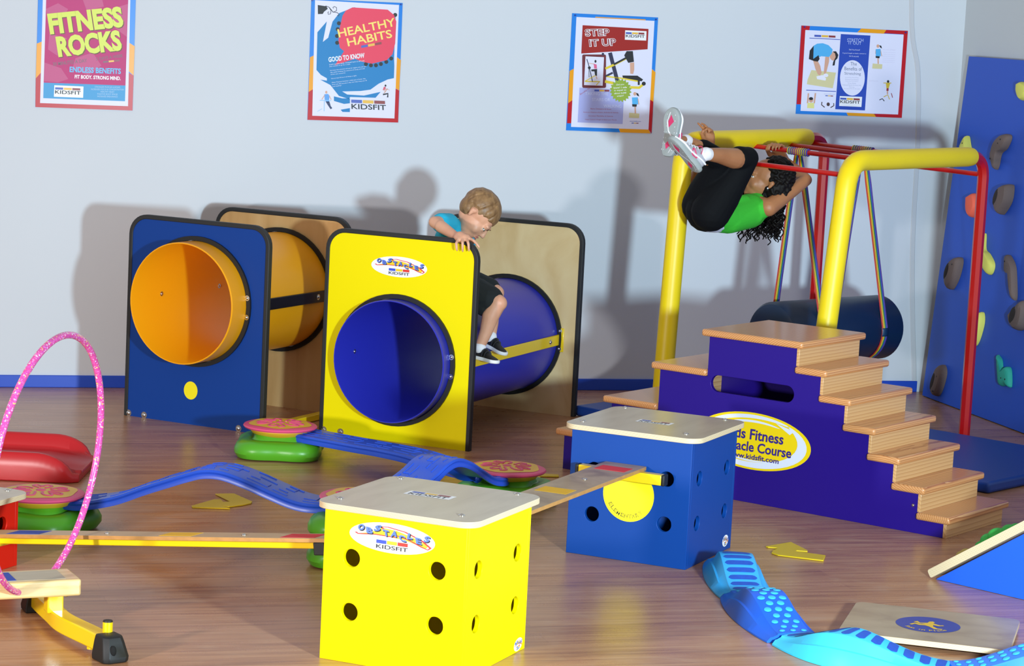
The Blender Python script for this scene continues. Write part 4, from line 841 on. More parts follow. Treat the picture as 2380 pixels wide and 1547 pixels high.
# ---------------------------------------------------------------- wave walking blocks
def wave_block(pts, body, pattern, kind, label, side=None):
    P = [V((x, y, 0)) for x, y in pts]; o = P[1].copy(); sp = smooth_path([p - o for p in P], 14); n = len(sp)
    t = thing('wave_block', label, 'balance block', o, 0, 'blue wave blocks in a row on the floor')
    H = lambda s: .032 + .066 * (.5 - .5 * cos(2 * pi * s)) ** 1.1
    def fr_(s):
        x = s * (n - 1); i = min(int(x), n - 2); f = x - i; p = sp[i].lerp(sp[i + 1], f)
        a, b = sp[max(i - 1, 0)], sp[min(i + 2, n - 1)]; tg = (b - a).normalized(); return p, V((-tg.y, tg.x, 0))
    WT, WB = .0575, .102
    def top(s, y, z=0.0):
        p, nn = fr_(min(max(s, 0), 1)); return p + nn * (y * WT) + V((0, 0, H(s) + z - .003 * (abs(y) ** 3)))
    m = MB(); K = 56; rows = []
    for k in range(K + 1):
        s = k / K; p, nn = fr_(s); h = H(s); fl = 1 - .10 * (1 - sin(pi * s)) ** 3
        r = [p + nn * (-WB * fl) + V((0, 0, .001)), p + nn * (-WB * fl) + V((0, 0, .006)), p + nn * (-WT * 1.30 - .006) + V((0, 0, h * .55)), p + nn * (-WT * 1.24 - .003) + V((0, 0, h * .58)), p + nn * (-WT * 1.04) + V((0, 0, h - .008))]
        r += [top(s, y) for y in (-.98, -.8, -.4, 0, .4, .8, .98)]
        r += [p + nn * (WT * 1.04) + V((0, 0, h - .008)), p + nn * (WT * 1.24 + .003) + V((0, 0, h * .58)), p + nn * (WT * 1.30 + .006) + V((0, 0, h * .55)), p + nn * (WB * fl) + V((0, 0, .006)), p + nn * (WB * fl) + V((0, 0, .001))]
        rows.append(r)
    m.loft(rows); m.mi = 1
    if kind == 'slots':
        for k in range(13):
            sc = (k + .5) / 13; hs = .31 / 13; C_ = 14; A, B = [], []
            for j in range(C_ + 1):
                y = -.84 + 1.68 * j / C_; q = max(0, (abs(y) - .58) / .262); w_ = hs * math.sqrt(max(0.0, 1 - q * q)); A.append(top(sc - w_, y, .0009)); B.append(top(sc + w_, y, .0009))
            A, B = m.verts(A), m.verts(B)
            for j in range(C_): m.face([A[j], A[j + 1], B[j + 1], B[j]])
    else:
        Lg = sum((b - a).length for a, b in zip(sp, sp[1:]))
        for k in range(17):
            s = (k + .7) / 17.4; rad = .0088 + .0045 * sin(pi * s); ys = (-.62, 0, .62) if k % 2 == 0 else (-.32, .32)
            for y in ys:
                N_ = 16; rr = []
                for f, z in ((1, .0006), (.92, .0022), (.65, .0034), (.02, .0038)): rr.append(m.verts([top(s + rad * f * cos(2 * pi * i / N_) / Lg * .86, y + rad * f * sin(2 * pi * i / N_) / WT, z) for i in range(N_)]))
                for a, b in zip(rr, rr[1:]):
                    for i in range(N_): m.face([a[i], a[(i + 1) % N_], b[(i + 1) % N_], b[i]])
    m.build('block', [body, pattern], t)
    return t
DOT = M('dot_blue', '36aee8', .4); DBLUE_LIT = M('royal_blue_lit', '2f78ec', .42)  # second one is royal blue with the light on the last block painted in
wave_block([(.803, 8.500), (.795, 8.25), (.817, 7.992)], LBLUE, SLOT, 'slots', 'light blue wave block with dark slots, touching the dark blue box')
wave_block([(.817, 7.988), (.845, 7.72), (.915, 7.452)], DBLUE, DOT, 'dots', 'royal blue wave block with light dots beside the round-logo board')
wave_block([(.918, 7.448), (1.055, 7.245), (1.338, 7.158)], CYAN, SLOT, 'slots', 'bright cyan wave block with dark slots at the bottom edge of the photo')
wave_block([(1.343, 7.157), (1.62, 7.18), (1.86, 7.33)], DBLUE_LIT, DOT, 'dots', 'royal blue wave block with light dots in the lower right corner')

# ---------------------------------------------------------------- run-in-place board
RBX = V((.964, -.266, 0)).normalized(); RBO = V((1.359, 7.635, 0))
rn = thing('stepping_board', 'flat plywood board with a round blue runner logo, lying behind the cyan wave block', 'board', basis=basis(RBO, RBX))
MB().plate(rrect(-.262, -.212, .262, .212, .03, 6), (), .014, .032, side=1).build('board', [ramp_mat('brown_birch', lambda N, L, t: (grain((5, 9, 5), 1.3)(N, L, t), [(.3, 'b09a7c'), (.55, 'a48d70'), (.75, '937a60')]), .35, .2), PLYEDGE], rn, bevel=.002)
for x in (-.2, .2):
    for y in (-.16, .16): MB().cyl((x, y, .001), (x, y, .0145), .02, None, 16).build('foot', BLACK, rn)
RX = V((.969, -.247, 0)) 
m = MB().flat(circle(-.008, 0, .101, 48), lambda x, y, z: (x, y, .0326), 0); lg = m.build('round_logo', M('logo_navy', '243a94', .35), rn, smooth=False)
m = MB().flat([(-.052, .018), (-.040, .030), (-.030, .012), (-.008, .020), (-.004, .040), (.006, .046), (.014, .036), (.010, .024), (.016, .016), (.034, .004), (.042, .010), (.046, .002), (.030, -.008), (.012, -.002), (.014, -.020), (.030, -.042), (.046, -.040), (.044, -.052), (.020, -.052), (.002, -.026), (-.012, -.016), (-.030, -.020), (-.044, -.010), (-.052, -.026), (-.060, -.020), (-.046, .004), (-.024, -.002), (-.012, .006), (-.034, .004)], lambda x, y, z: (x - .004, y, .0331), 0)
m.build('runner', M('logo_gold', 'e0b428', .4), lg, smooth=False)
m = MB()
for i, ch in enumerate('Run in Place'):
    if ch == ' ': continue
    a = -pi / 2 - .82 + i * .149; R = .082; cx, cy = -.008 + R * cos(a), R * sin(a); s_ = .0115 if ch not in 'il' else .004; h_ = .015 if ch.isupper() or ch == 'l' else .011
    letter(m, ch, lambda u, v: (cx - sin(a) * (u - .5) * s_ - cos(a) * (v * h_ - .003), cy + cos(a) * (u - .5) * s_ - sin(a) * (v * h_ - .003), .0331), .02)
m.build('lettering', M('logo_gold', 'e0b428', .4), lg, smooth=False)

# ---------------------------------------------------------------- climbing ramp on the right
RPX = V((.7214, -.6925, 0)); rp = thing('climbing_ramp', 'blue-sided climbing ramp with plywood deck and green hold at the right edge', 'ramp', basis=basis((1.490, 8.440, 0), RPX))
SLP = .655
for y in (.006, .49): MB().plate([(.018, .001), (.72, .001), (.72, .72 * SLP - .006)], (), y, y + .016, lambda x, z, y_: (x, y_, z)).build('side_panel', M('ramp_blue', '1659e0', .45), rp, bevel=.001)
ca, sa_ = cos(math.atan(SLP)), sin(math.atan(SLP))
dk = lambda s, y, k: (s * ca - k * sa_, y, s * sa_ + k * ca + .002)
MB().plate(rrect(0, 0, .86, .03, .008, 4), (), .0, .512, lambda s, k, y: dk(s, y, k)).build('deck', [PLYEDGE], rp, bevel=.002)
def lump(pts, mt):
    m = MB()
    for s, y, r in pts: m.ell(V(dk(s, y, .03 + r * .3)), (r, r * 1.1, r * .8), 16, 10)
    m.build('hold', mt, rp, remesh=.003, relax=6)
lump([(.165, .12, .022), (.20, .13, .034), (.245, .12, .036), (.29, .13, .030), (.325, .12, .022), (.22, .15, .03)], M('hold_leaf', '2fae44', .55)); lump([(.075, .12, .022), (.09, .13, .024), (.10, .11, .018)], M('hold_sand', 'c3ab4e', .6))

# ---------------------------------------------------------------- red plastic slide end
sl = thing('toddler_slide', 'end of a red plastic slide with raised rounded sides at the left edge', 'slide', (-1.63, 9.56, 0))
m = MB(); rows = []; Y0, Y1 = 9.335, 9.80
for k in range(41):
    x = -2.5 + .87 * k / 40; q = min(1, max(0, (x + 1.80) / .155)); zw = .112 * math.sqrt(max(0.0, 1 - q * q)) if q < 1 else 0; zb = .052 - .022 * max(0, min(1, (x + 1.8) / .17)); zw = max(zw, zb + .002)
    e_ = max(0, (x + 1.70) / .07) ** 2 * .035; y0, y1 = Y0 + e_, Y1 - e_
    rows.append([(x, y0, .001), (x, y0 - .004 + e_ * .1, zw * .5), (x, y0 + .004, zw - .010), (x, y0 + .014, zw), (x, y0 + .028, zw), (x, y0 + .040, zw - .010), (x, y0 + .052, zb + .012), (x, y0 + .072, zb), (x, y1 - .072, zb), (x, y1 - .052, zb + .012), (x, y1 - .040, zw - .010), (x, y1 - .028, zw), (x, y1 - .014, zw), (x, y1 - .004, zw - .010), (x, y1 + .004, zw * .5), (x, y1, .001)])
m.loft(rows); m.build('chute', REDPL, sl, world=True, bevel=.004, ang=60)
# ---------------------------------------------------------------- people
def skin(name, hexc, red):
    def f(N, L, tc):
        n = N.new('ShaderNodeTexNoise'); n.inputs['Scale'].default_value = 9; n.inputs['Detail'].default_value = 3; L(tc.outputs['Object'], n.inputs['Vector']); return n.outputs['Fac']
    m = ramp_mat(name, lambda N, L, t: (f(N, L, t), [(.3, hexc), (.7, red)]), .48)
    b = m.node_tree.nodes['Principled BSDF']; b.inputs['Subsurface Weight'].default_value = .12; b.inputs['Subsurface Radius'].default_value = (.02, .008, .004); b.inputs['Subsurface Scale'].default_value = .3
    return m
def qfr(r, f, h): return Matrix((V(r), V(f), V(h))).transposed().to_quaternion()
class Head:
    def __init__(s, c, f, h, k=1.0):
        s.c = V(c); s.f = V(f).normalized(); h = V(h); s.h = (h - s.f * h.dot(s.f)).normalized(); s.r = s.f.cross(s.h); s.k = k; s.q = qfr(s.r, s.f, s.h)
    def p(s, x, y, z): return s.c + (s.r * x + s.f * y + s.h * z) * s.k
    def ell(s, m, p, r, n=20, mm=12): m.ell(s.p(*p), [a * s.k for a in r], n, mm, s.q)
    def shape(s, m):
        s.ell(m, (0, -.010, .030), (.072, .088, .080)); s.ell(m, (0, .020, -.020), (.060, .066, .062)); s.ell(m, (0, .034, -.052), (.043, .046, .042)); s.ell(m, (0, .060, -.078), (.020, .018, .018))
        for x in (-1, 1):
            s.ell(m, (x * .032, .050, -.028), (.024, .022, .026)); s.ell(m, (x * .028, .071, .020), (.022, .014, .010))
            m.cone(s.p(x * .073, -.012, .010), .010 * s.k, s.p(x * .078, -.016, -.012), .007 * s.k); m.cone(s.p(x * .076, -.020, .004), .011 * s.k, s.p(x * .074, -.010, -.022), .006 * s.k)
        m.cone(s.p(0, .080, .008), .007 * s.k, s.p(0, .094, -.020), .0105 * s.k)
        for x in (-1, 1): s.ell(m, (x * .009, .086, -.024), (.0075, .008, .006))
        for x in (-1, 1): s.ell(m, (x * .030, .0695, .0075), (.0140, .0125, .0062)); s.ell(m, (x * .030, .0685, -.0075), (.0130, .0110, .0050))
        s.ell(m, (0, .078, -.048), (.020, .012, .009))
    def features(s, root, iris, browc, lip):
        for x in (-1, 1):
            a = MB(); s.ell(a, (x * .030, .0700, .0015), (.0118, .0095, .0066)); e = a.build('eye', M('eye_white', 'e8e4de', .25), root, world=True)
            a = MB(); s.ell(a, (x * .030, .0778, .001), (.0062, .0030, .0062)); a.build('iris', M(iris[0], iris[1], .15), e, world=True)
            MB().tube([s.p(x * (.030 + dx), .0800 - abs(dx) * .55 - (.004 if dx * x > 0 else 0), .0085 - dx * dx * 40) for dx in (-.013, -.007, 0, .007, .013)], .0018 * s.k, 8).build('eyelashes', M('lash_dark', '1c1412', .6), e, world=True)
            MB().tube([s.p(x * (.030 + dx), .0838 - max(0, dx * x) * .75, .022 - (dx - .004) ** 2 * 30) for dx in (-.016, -.008, 0, .008, .017)], [.0018 * s.k, .0028 * s.k, .0028 * s.k, .0024 * s.k, .0012 * s.k], 8).build('eyebrow', M(browc[0], browc[1], .8), root, world=True)
        m = MB(); m.tube(smooth_path([s.p(x, .0895 - abs(x) ** 1.6 * 6, -.0435 + z) for x, z in ((-.019, -.001), (-.010, .0012), (-.004, .003), (0, .0018), (.004, .003), (.010, .0012), (.019, -.001))], 3), [.0012 * s.k] + [.0030 * s.k] * 17 + [.0012 * s.k], 8); m.tube(smooth_path([s.p(x, .0885 - abs(x) ** 1.6 * 6, -.0520 + z) for x, z in ((-.016, .003), (-.008, 0), (0, -.001), (.008, 0), (.016, .003))], 3), [.0012 * s.k] + [.0038 * s.k] * 11 + [.0012 * s.k], 8)
        m.build('lips', M(lip[0], lip[1], .4), root, world=True)
def fingers(m, starts, r=.0078):
    for chain in starts: m.chain([(V(p), r * (1 - .1 * i)) for i, p in enumerate(chain)], 10)
def shoe(root, heel, toe, up, L_, mats, style):
    heel, toe = V(heel), V(toe); X = (toe - heel).normalized(); Z = V(up); Z = (Z - X * Z.dot(X)).normalized(); Y = Z.cross(X)
    P = lambda x, y, z: heel + X * (x * L_) + Y * (y * L_) + Z * (z * L_)
    ol = ((-.02, .05), (0, .11), (.08, .155), (.25, .165), (.42, .155), (.58, .18), (.74, .20), (.86, .185), (.95, .13), (1.0, .05)); sk = lambda x: .02 * math.sin(x * 5)
    outline = [(x, w_ + sk(x)) for x, w_ in ol] + [(x, -w_ + sk(x)) for x, w_ in reversed(ol)]
    hts = ((0, .30), (.08, .40), (.20, .40), (.32, .34), (.45, .27), (.60, .20), (.75, .155), (.88, .12), (.97, .07))
    wi = lambda x: next(a[1] + (b[1] - a[1]) * (x - a[0]) / (b[0] - a[0]) for a, b in zip(ol, ol[1:]) if a[0] <= x <= b[0] + 1e-9)
    m = MB(); R = []
    for x, h_ in hts:
        w_ = wi(x) * .96; R.append([P(x, sk(x) + w_ * cos(a) * (1 if h_ < .3 or sin(a) < .5 else .8), .03 + max(0, sin(a)) ** .75 * (h_ - .03)) for a in [pi * i / 14 for i in range(15)]])
    m.loft(R); s = m.build('shoe', mats[0], root, world=True, sub=1)
    m = MB(); O = smooth_path([P(x, y, 0) for x, y in outline] + [P(*outline[0], 0)], 4)[:-1]
    c = P(.5, 0, 0)
    m.loft([[c + (p - c) * k + Z * z * L_ for p in O] for k, z in ((.94, -.045), (1.0, -.03), (1.03, .01), (1.02, .05), (.96, .075))]); so = m.build('sole', mats[1], s, world=True)
    return s, so, P, sk
# --- the boy
BJ = dict(head=(-0.182, 10.87, 0.977), neckT=(-0.222, 10.898, 0.926), neckB=(-0.257, 10.914, 0.894), chest=(-0.278, 10.923, 0.85), waist=(-0.285, 10.927, 0.754), pelv=(-0.285, 10.927, 0.677), shR=(-0.302, 10.836, 0.937), elR=(-0.358, 10.696, 0.953), wrR=(-0.258, 10.548, 0.91), shL=(-0.243, 11.006, 0.902), elL=(-0.204, 11.033, 0.77), wrL=(-0.213, 10.949, 0.702), hipR=(-0.252, 10.835, 0.67), kR=(-0.068, 10.698, 0.616), aR=(-0.137, 10.696, 0.42), hipL=(-0.256, 10.99, 0.666), kL=(-0.084, 10.87, 0.64), aL=(-0.093, 10.852, 0.436), heelR=(-0.151, 10.702, 0.362), toeR=(-0.062, 10.63, 0.355), heelL=(-0.114, 10.861, 0.399), toeL=(-0.036, 10.794, 0.374))
J = {k: V(v) for k, v in BJ.items()}
boy = thing('person', 'young boy in a turquoise shirt and black shorts climbing down behind the yellow tunnel panel', 'person', (-.285, 10.927, .60))
hd = Head(J['head'], (.52, -.16, -.84), (.84, .0, .54), 1.0)
m = MB(); hd.shape(m)
m.chain([(J['head'] - hd.h * .03 - hd.f * .02, .043), (J['neckT'], .036), (J['neckB'], .04), (J['chest'], .075), (J['waist'], .072), (J['pelv'], .076)], 20)
m.chain([(J['chest'] + V((0, 0, .035)), .055), (J['shR'], .036), (J['elR'], .026), (J['wrR'], .0185)]); m.chain([(J['elR'].lerp(J['wrR'], .3), .0275), (J['wrR'], .0185)])
m.chain([(J['chest'] + V((0, 0, .03)), .055), (J['shL'], .036), (J['elL'], .026), (J['wrL'], .019)])
for s_ in 'RL':
    m.chain([(J['hip' + s_], .062), (J['hip' + s_].lerp(J['k' + s_], .5), .054), (J['k' + s_], .039)]); kn, an = J['k' + s_], J['a' + s_]
    m.chain([(kn, .038), (kn.lerp(an, .3) + V((-.008, 0, 0)), .038), (kn.lerp(an, .65), .029), (an, .022)]); m.ell(kn + V((.008, -.004, 0)), .034, 14, 10)
# right hand draped over the panel corner
W_ = J['wrR']; k0 = V((-.222, 10.503, .907)); m.chain([(W_, .019), (W_.lerp(k0, .5) + V((0, 0, .006)), .021), (k0, .020)]); m.cone(W_.lerp(k0, .4) + V((-.012, -.01, 0)), .014, k0 + V((-.020, -.010, -.006)), .013); m.cone(W_.lerp(k0, .5) + V((.012, .008, .004)), .014, k0 + V((.012, .006, .004)), .014)
fingers(m, [[k0 + V((-.024, -.010, -.004)), k0 + V((-.032, -.040, -.018)), k0 + V((-.030, -.044, -.040)), k0 + V((-.027, -.042, -.048))], [k0 + V((-.008, -.008, 0)), k0 + V((-.006, -.046, -.014)), k0 + V((-.004, -.050, -.040)), k0 + V((-.003, -.048, -.050))], [k0 + V((.006, -.004, .002)), k0 + V((.018, -.044, -.012)), k0 + V((.022, -.048, -.036)), k0 + V((.023, -.046, -.046))], [k0 + V((.016, .004, .004)), k0 + V((.040, -.028, -.004)), k0 + V((.056, -.042, -.018)), k0 + V((.066, -.046, -.030))]], .0078)
m.chain([(W_.lerp(k0, .35) + V((.012, .012, .004)), .012), (k0 + V((.026, .022, -.006)), .010), (k0 + V((.040, .020, -.016)), .0085)])
# left hand resting on the tube
wl_ = J['wrL']; kl_ = wl_ + V((-.03, -.05, -.03)); m.chain([(wl_, .019), (kl_, .020)])
fingers(m, [[kl_ + V((dx, 0, 0)), kl_ + V((dx * 1.4, -.03, -.012)), kl_ + V((dx * 1.5, -.048, -.024))] for dx in (-.024, -.008, .008, .022)]); m.chain([(wl_.lerp(kl_, .5) + V((.014, 0, 0)), .011), (kl_ + V((.034, -.012, -.008)), .009)])
m.build('body', skin('skin_fair', 'e2ab8c', 'd79a7c'), boy, world=True, remesh=.0042, relax=5)
hd.features(boy, ('iris_hazel', '4a3a26'), ('brow_fair', '8a6a48'), ('lips_fair', 'c27468'))
# hair
m = MB(); hd.ell(m, (0, -.016, .036), (.0745, .088, .0775), 24, 16); hd.ell(m, (0, -.040, -.005), (.062, .055, .05))
rr = random.Random(4)
def scalp(az, t):   # az 0 = front, t from crown to rim
    K = V((0, -.030, .128)); rim = .078 if abs(az) < .75 else (.012 if abs(az) < 1.7 else -.045); c_, s_ = cos(az), sin(az)
    z = .042 + .083 * cos(t * 1.0); return z
for k in range(120):
    az = rr.uniform(-pi, pi); front = abs(az) < .95; side = abs(az) < 1.75; end = 1.46 if front else (1.62 if side else 2.2); end += rr.uniform(-.08, .10); pts = []
    for i in range(6):
        a = .10 + (end - .10) * i / 5; az2 = az + .16 * a; rad = 1.0 + rr.uniform(0, .02)
        pts.append((hd.p(.0765 * sin(a) * sin(az2) * rad, -.015 + (.0905 * sin(a) * cos(az2)) * rad, .036 + .0785 * cos(a) * rad), .0068 - .0007 * i))
    m.chain(pts, 8)
def hairmat(name, a, b, sc):
    m_ = ramp_mat(name, lambda N, L, t: (grain((sc, sc, 14), 1.0, 6, .3)(N, L, t), [(.3, a), (.65, b)]), .45); return m_
m.build('hair', hairmat('hair_light_brown', '6e4e30', '9c7850', 60), boy, world=True, remesh=.0035, relax=5)
# clothes
m = MB(); m.chain([(J['neckB'] + V((.0, 0, -.012)), .053), (J['chest'], .088), (J['waist'], .086), (J['pelv'] + V((0, 0, .03)), .085)], 24)
m.chain([(J['chest'] + V((0, 0, .035)), .066), (J['shR'], .047), (J['shR'].lerp(J['elR'], .52), .044)]); m.chain([(J['chest'] + V((0, 0, .03)), .066), (J['shL'], .047), (J['shL'].lerp(J['elL'], .5), .044)])
m.build('shirt', M('turquoise_cotton', '1fb2d6', .8, bump=.25, bscale=90), boy, world=True, remesh=.005, relax=4)
MB().tube([J['neckB'] + V((.012, 0, .026)) + (hd.r * cos(t) * .050 + V((.75, 0, .35)) * sin(t) * .040) for t in [2 * pi * i / 24 for i in range(24)]], .0085, 8, closed=True).build('collar', M('turquoise_cotton', '1fb2d6'), boy, world=True)
m = MB(); m.chain([(J['waist'] + V((0, 0, -.02)), .088), (J['pelv'], .090)], 22)
for s_ in 'RL': m.chain([(J['hip' + s_], .074), (J['hip' + s_].lerp(J['k' + s_], .5), .070), (J['hip' + s_].lerp(J['k' + s_], .80), .062)])
m.cone(J['hipR'].lerp(J['kR'], .35) - V((0, 0, .012)), .066, J['hipR'].lerp(J['kR'], .78) - V((.014, 0, .026)), .052)
m.build('shorts', M('black_cotton', '12181a', .85, bump=.4, bscale=60), boy, world=True, remesh=.005, relax=3)
BKU = M('shoe_black', '1b1b1c', .6, var=.3, vscale=40); WSO = M('shoe_white', 'e6e6ea', .5); SOCK = M('sock_white', 'ece9ee', .9)
for s_ in 'RL':
    an = J['a' + s_]; s, so, P, sk = shoe(boy, J['heel' + s_] + V((0, 0, .012)), J['toe' + s_] + V((0, 0, .012)), (0.05, 0, 1), .128, (BKU, WSO), 0)
    MB().cone(an, .026, P(.14, 0, .34), .027).build('sock', SOCK, boy, world=True, remesh=.004, relax=2)
    for x, h_ in ((.36, .335), (.47, .28)): MB().tube(smooth_path([P(x, .17, .12), P(x, .13, h_ - .05), P(x, 0, h_ + .012), P(x, -.13, h_ - .05), P(x, -.17, .12)], 4), .0065, 8, flat=.35).build('strap', M('strap_grey', '3c3c3e', .6), s, world=True)
    MB().tube(smooth_path([P(.10, .155, .12), P(.30, .16, .16), P(.5, .165, .10), P(.62, .18, .12)], 4), .003, 6).build('stitching', M('stitch_grey', '8c8c8e', .6), s, world=True)
# --- the girl
GJ = dict(head=(1.093, 11.14, 1.187), neckT=(1.09, 11.15, 1.134), neckB=(1.085, 11.15, 1.088), chest=(1.033, 11.1, 1.039), waist=(0.93, 11.0, 1.013), pelv=(0.829, 10.94, 1.041), shL=(1.113, 11.06, 1.061), elL=(1.291, 11.22, 1.182), wrL=(1.21, 11.42, 1.255), shR=(1.063, 11.24, 1.076), elR=(0.788, 11.22, 1.157), wrR=(0.846, 11.2, 1.316), haR=(0.84, 11.2, 1.358), hipL=(0.843, 10.87, 1.044), kL=(0.984, 10.84, 1.287), aL=(0.784, 10.58, 1.311), hipR=(0.809, 11.0, 1.059), kR=(0.863, 10.82, 1.274), aR=(0.705, 10.70, 1.355), heelL=(0.752, 10.56, 1.239), toeL=(0.616, 10.48, 1.389), heelR=(0.624, 10.60, 1.297), toeR=(0.640, 10.61, 1.482))
G = {k: V(v) for k, v in GJ.items()}
girl = thing('person', 'girl in a green tank top and black leggings hanging from the climbing frame', 'person', (.829, 10.94, .93))
gh = Head(G['head'] + V((.008, .01, -.016)), (-.93, -.08, .30), (.30, .0, .95), .96)
SKB = skin('skin_brown', 'b3784f', 'a56a43')
m = MB(); gh.shape(m)
m.chain([(G['head'] - gh.h * .03 - gh.f * .02, .040), (G['neckT'], .034), (G['neckB'], .036), (G['chest'], .066), (G['waist'], .060), (G['pelv'], .080)], 20)
m.chain([(G['chest'].lerp(G['neckB'], .5), .05), (G['shL'], .040), (G['shL'].lerp(G['elL'], .45), .034), (G['elL'], .027), (G['elL'].lerp(G['wrL'], .3), .029), (G['wrL'], .0195)])
m.chain([(G['chest'].lerp(G['neckB'], .5), .05), (G['shR'], .040), (G['shR'].lerp(G['elR'], .5), .033), (G['elR'], .026), (G['elR'].lerp(G['wrR'], .3), .028), (G['wrR'], .0195)])
for s_ in 'LR':
    kn, an, hp_ = G['k' + s_], G['a' + s_], G['hip' + s_]
    m.chain([(hp_, .075), (hp_.lerp(kn, .5), .060), (kn, .044)]); m.chain([(kn, .043), (kn.lerp(an, .32) - V((0, 0, .006)), .045), (kn.lerp(an, .68), .034), (an, .0265)])
    hl, to = G['heel' + s_], G['toe' + s_]; m.cone(an, .026, hl.lerp(to, .25).lerp(an, .45), .026)
# left hand closed round the second rung
RA = V((.763, -.646, -.027)).normalized(); RQ = V((.646, .763, 0)).normalized(); RP = V((1.173, 11.451, 1.3035)); Zu = V((0, 0, 1))
for i in range(4):
    c = RP + RA * ((i - 1.5) * .0175); m.cone(G['wrL'] + RA * ((i - 1.5) * .007), .0145, c + RQ * .020 - Zu * .020, .0125)
    fingers(m, [[c + RQ * .022 - Zu * .014, c + RQ * .019 + Zu * .013, c - RQ * .003 + Zu * .0215, c - RQ * .021 + Zu * .010, c - RQ * .022 - Zu * (.006 if i != 3 else .0)]], .0085 if i < 3 else .0075)
m.chain([(G['wrL'] - RA * .016 + Zu * .006, .013), (RP - RA * .036 - RQ * .002 - Zu * .030, .0115), (RP - RA * .040 - RQ * .019 - Zu * .008, .0095), (RP - RA * .034 - RQ * .020 + Zu * .012, .008)])
# right hand open above the foam sleeve
w0_, h0 = G['wrR'], G['haR']; hx = V((.9, .3, 0)).normalized()
for i, dx in enumerate((-.016, -.005, .006, .016)): m.cone(w0_ + hx * dx * .6, .014, h0 + hx * dx + V((0, 0, .012 - abs(i - 1) * .003)), .0115)
fingers(m, [[h0 + hx * -.017 + V((0, 0, .012)), h0 + V((-.030, -.004, .034)), h0 + V((-.044, -.012, .048)), h0 + V((-.054, -.016, .056))], [h0 + hx * -.006 + V((0, 0, .016)), h0 + V((-.014, -.012, .040)), h0 + V((-.028, -.024, .052)), h0 + V((-.040, -.030, .056))], [h0 + hx * .006 + V((0, 0, .014)), h0 + V((-.002, -.022, .034)), h0 + V((-.014, -.036, .036)), h0 + V((-.020, -.036, .026))], [h0 + hx * .017 + V((0, 0, .010)), h0 + V((.010, -.020, .026)), h0 + V((.000, -.032, .026)), h0 + V((-.006, -.032, .016))]], .0078)
m.chain([(w0_ + V((-.012, -.006, .006)), .0125), (h0 + V((-.026, -.020, -.008)), .0105), (h0 + V((-.034, -.032, .010)), .009), (h0 + V((-.030, -.038, .024)), .008)])
m.build('body', SKB, girl, world=True, remesh=.0042, relax=5)
gh.features(girl, ('iris_brown', '1e120a'), ('brow_dark', '1a100c'), ('lips_brown', '9c5a50'))
MB().ell(gh.p(-.080, -.006, -.024), .0038, 10, 8).build('earring', M('gem_white', 'e8e8f0', .1), girl, world=True)
# tank top, undershirt, leggings
m = MB(); m.chain([(G['neckB'].lerp(G['chest'], .35), .056), (G['chest'], .078), (G['waist'], .073), (G['waist'].lerp(G['pelv'], .62), .083)], 26)
m.chain([(G['chest'].lerp(G['shL'], .15), .070), (G['shL'].lerp(G['chest'], .38), .047)]); m.chain([(G['chest'].lerp(G['shR'], .15), .070), (G['shR'].lerp(G['chest'], .38), .047)])
for k in range(9):   # folds
    t_ = k / 8; c = G['chest'].lerp(G['pelv'], .0 + .62 * t_); dn = V((-.25, -.55, -.75)).normalized(); m.chain([(c + V((.06, -.02, .02)) * .6 + dn * .040, .036), (c + dn * .050 + V((-.01, 0, 0)), .030), (c + V((-.03, -.05, .045)), .030)], 10)
m.build('tank_top', M('green_cotton', '35b52c', .8, bump=.2, bscale=90), girl, world=True, remesh=.005, relax=3)
m = MB(); m.chain([(G['waist'].lerp(G['pelv'], .55) - V((0, 0, .004)), .080), (G['waist'].lerp(G['pelv'], .95) - V((0, 0, .012)), .080)], 24); m.build('undershirt', M('white_cotton', 'c8cbe0', .85), girl, world=True, remesh=.006, relax=2)
LEG = M('black_leggings', '0a0c10', .8, spec=.15, bump=.15, bscale=80)
m = MB(); m.chain([(G['waist'].lerp(G['pelv'], .78) + V((0, 0, .012)), .080), (G['pelv'], .093)], 24)
for s_ in 'LR':
    kn, an, hp_ = G['k' + s_], G['a' + s_], G['hip' + s_]; m.chain([(hp_, .088), (hp_.lerp(kn, .3), .082), (hp_.lerp(kn, .6), .068), (kn, .0515)], 20); m.cone(kn, .0505, kn.lerp(an, .20 if s_ == 'L' else .5), .0500)
m.build('leggings', LEG, girl, world=True, remesh=.005, relax=4)
wb = (G['wrR'] - G['elR']).normalized(); MB().cyl(G['wrR'] - wb * .030, G['wrR'] - wb * .006, .0235, .0225, 20).build('wristband', M('wristband_black', '0e0f12', .6), girl, world=True, bevel=.003)
# hair: curly mass and ringlets
HM = M('hair_black', '0f0a09', .6, spec=.2, var=.4, vscale=40)
m = MB(); gh.ell(m, (0, -.036, .040), (.080, .082, .084), 24, 16); gh.ell(m, (0, -.055, -.01), (.080, .070, .090)); gh.ell(m, (0, -.070, -.075), (.070, .055, .08))
rr = random.Random(11)
for k in range(330):
    a = rr.uniform(0, 2 * pi); b = rr.uniform(.1, 2.05)
    pnt = V((.083 * sin(b) * sin(a), -.036 + .086 * sin(b) * cos(a), .042 + .087 * cos(b)))
    if pnt.y > .026 and pnt.z < .098: continue
    if pnt.y > -.006 and pnt.z < .06: continue
    m.ell(gh.p(*pnt), rr.uniform(.005, .011), 8, 6)
for k in range(200):
    a, b = rr.uniform(-2.6, 2.6), rr.uniform(.6, 2.6); m.ell(gh.p(.078 * sin(b) * sin(a), -.058 - .070 * sin(b) * cos(a), -.030 + .105 * cos(b)), rr.uniform(.006, .012), 8, 6)
m.build('hair', HM, girl, world=True, remesh=.0032, relax=1)
m = MB()
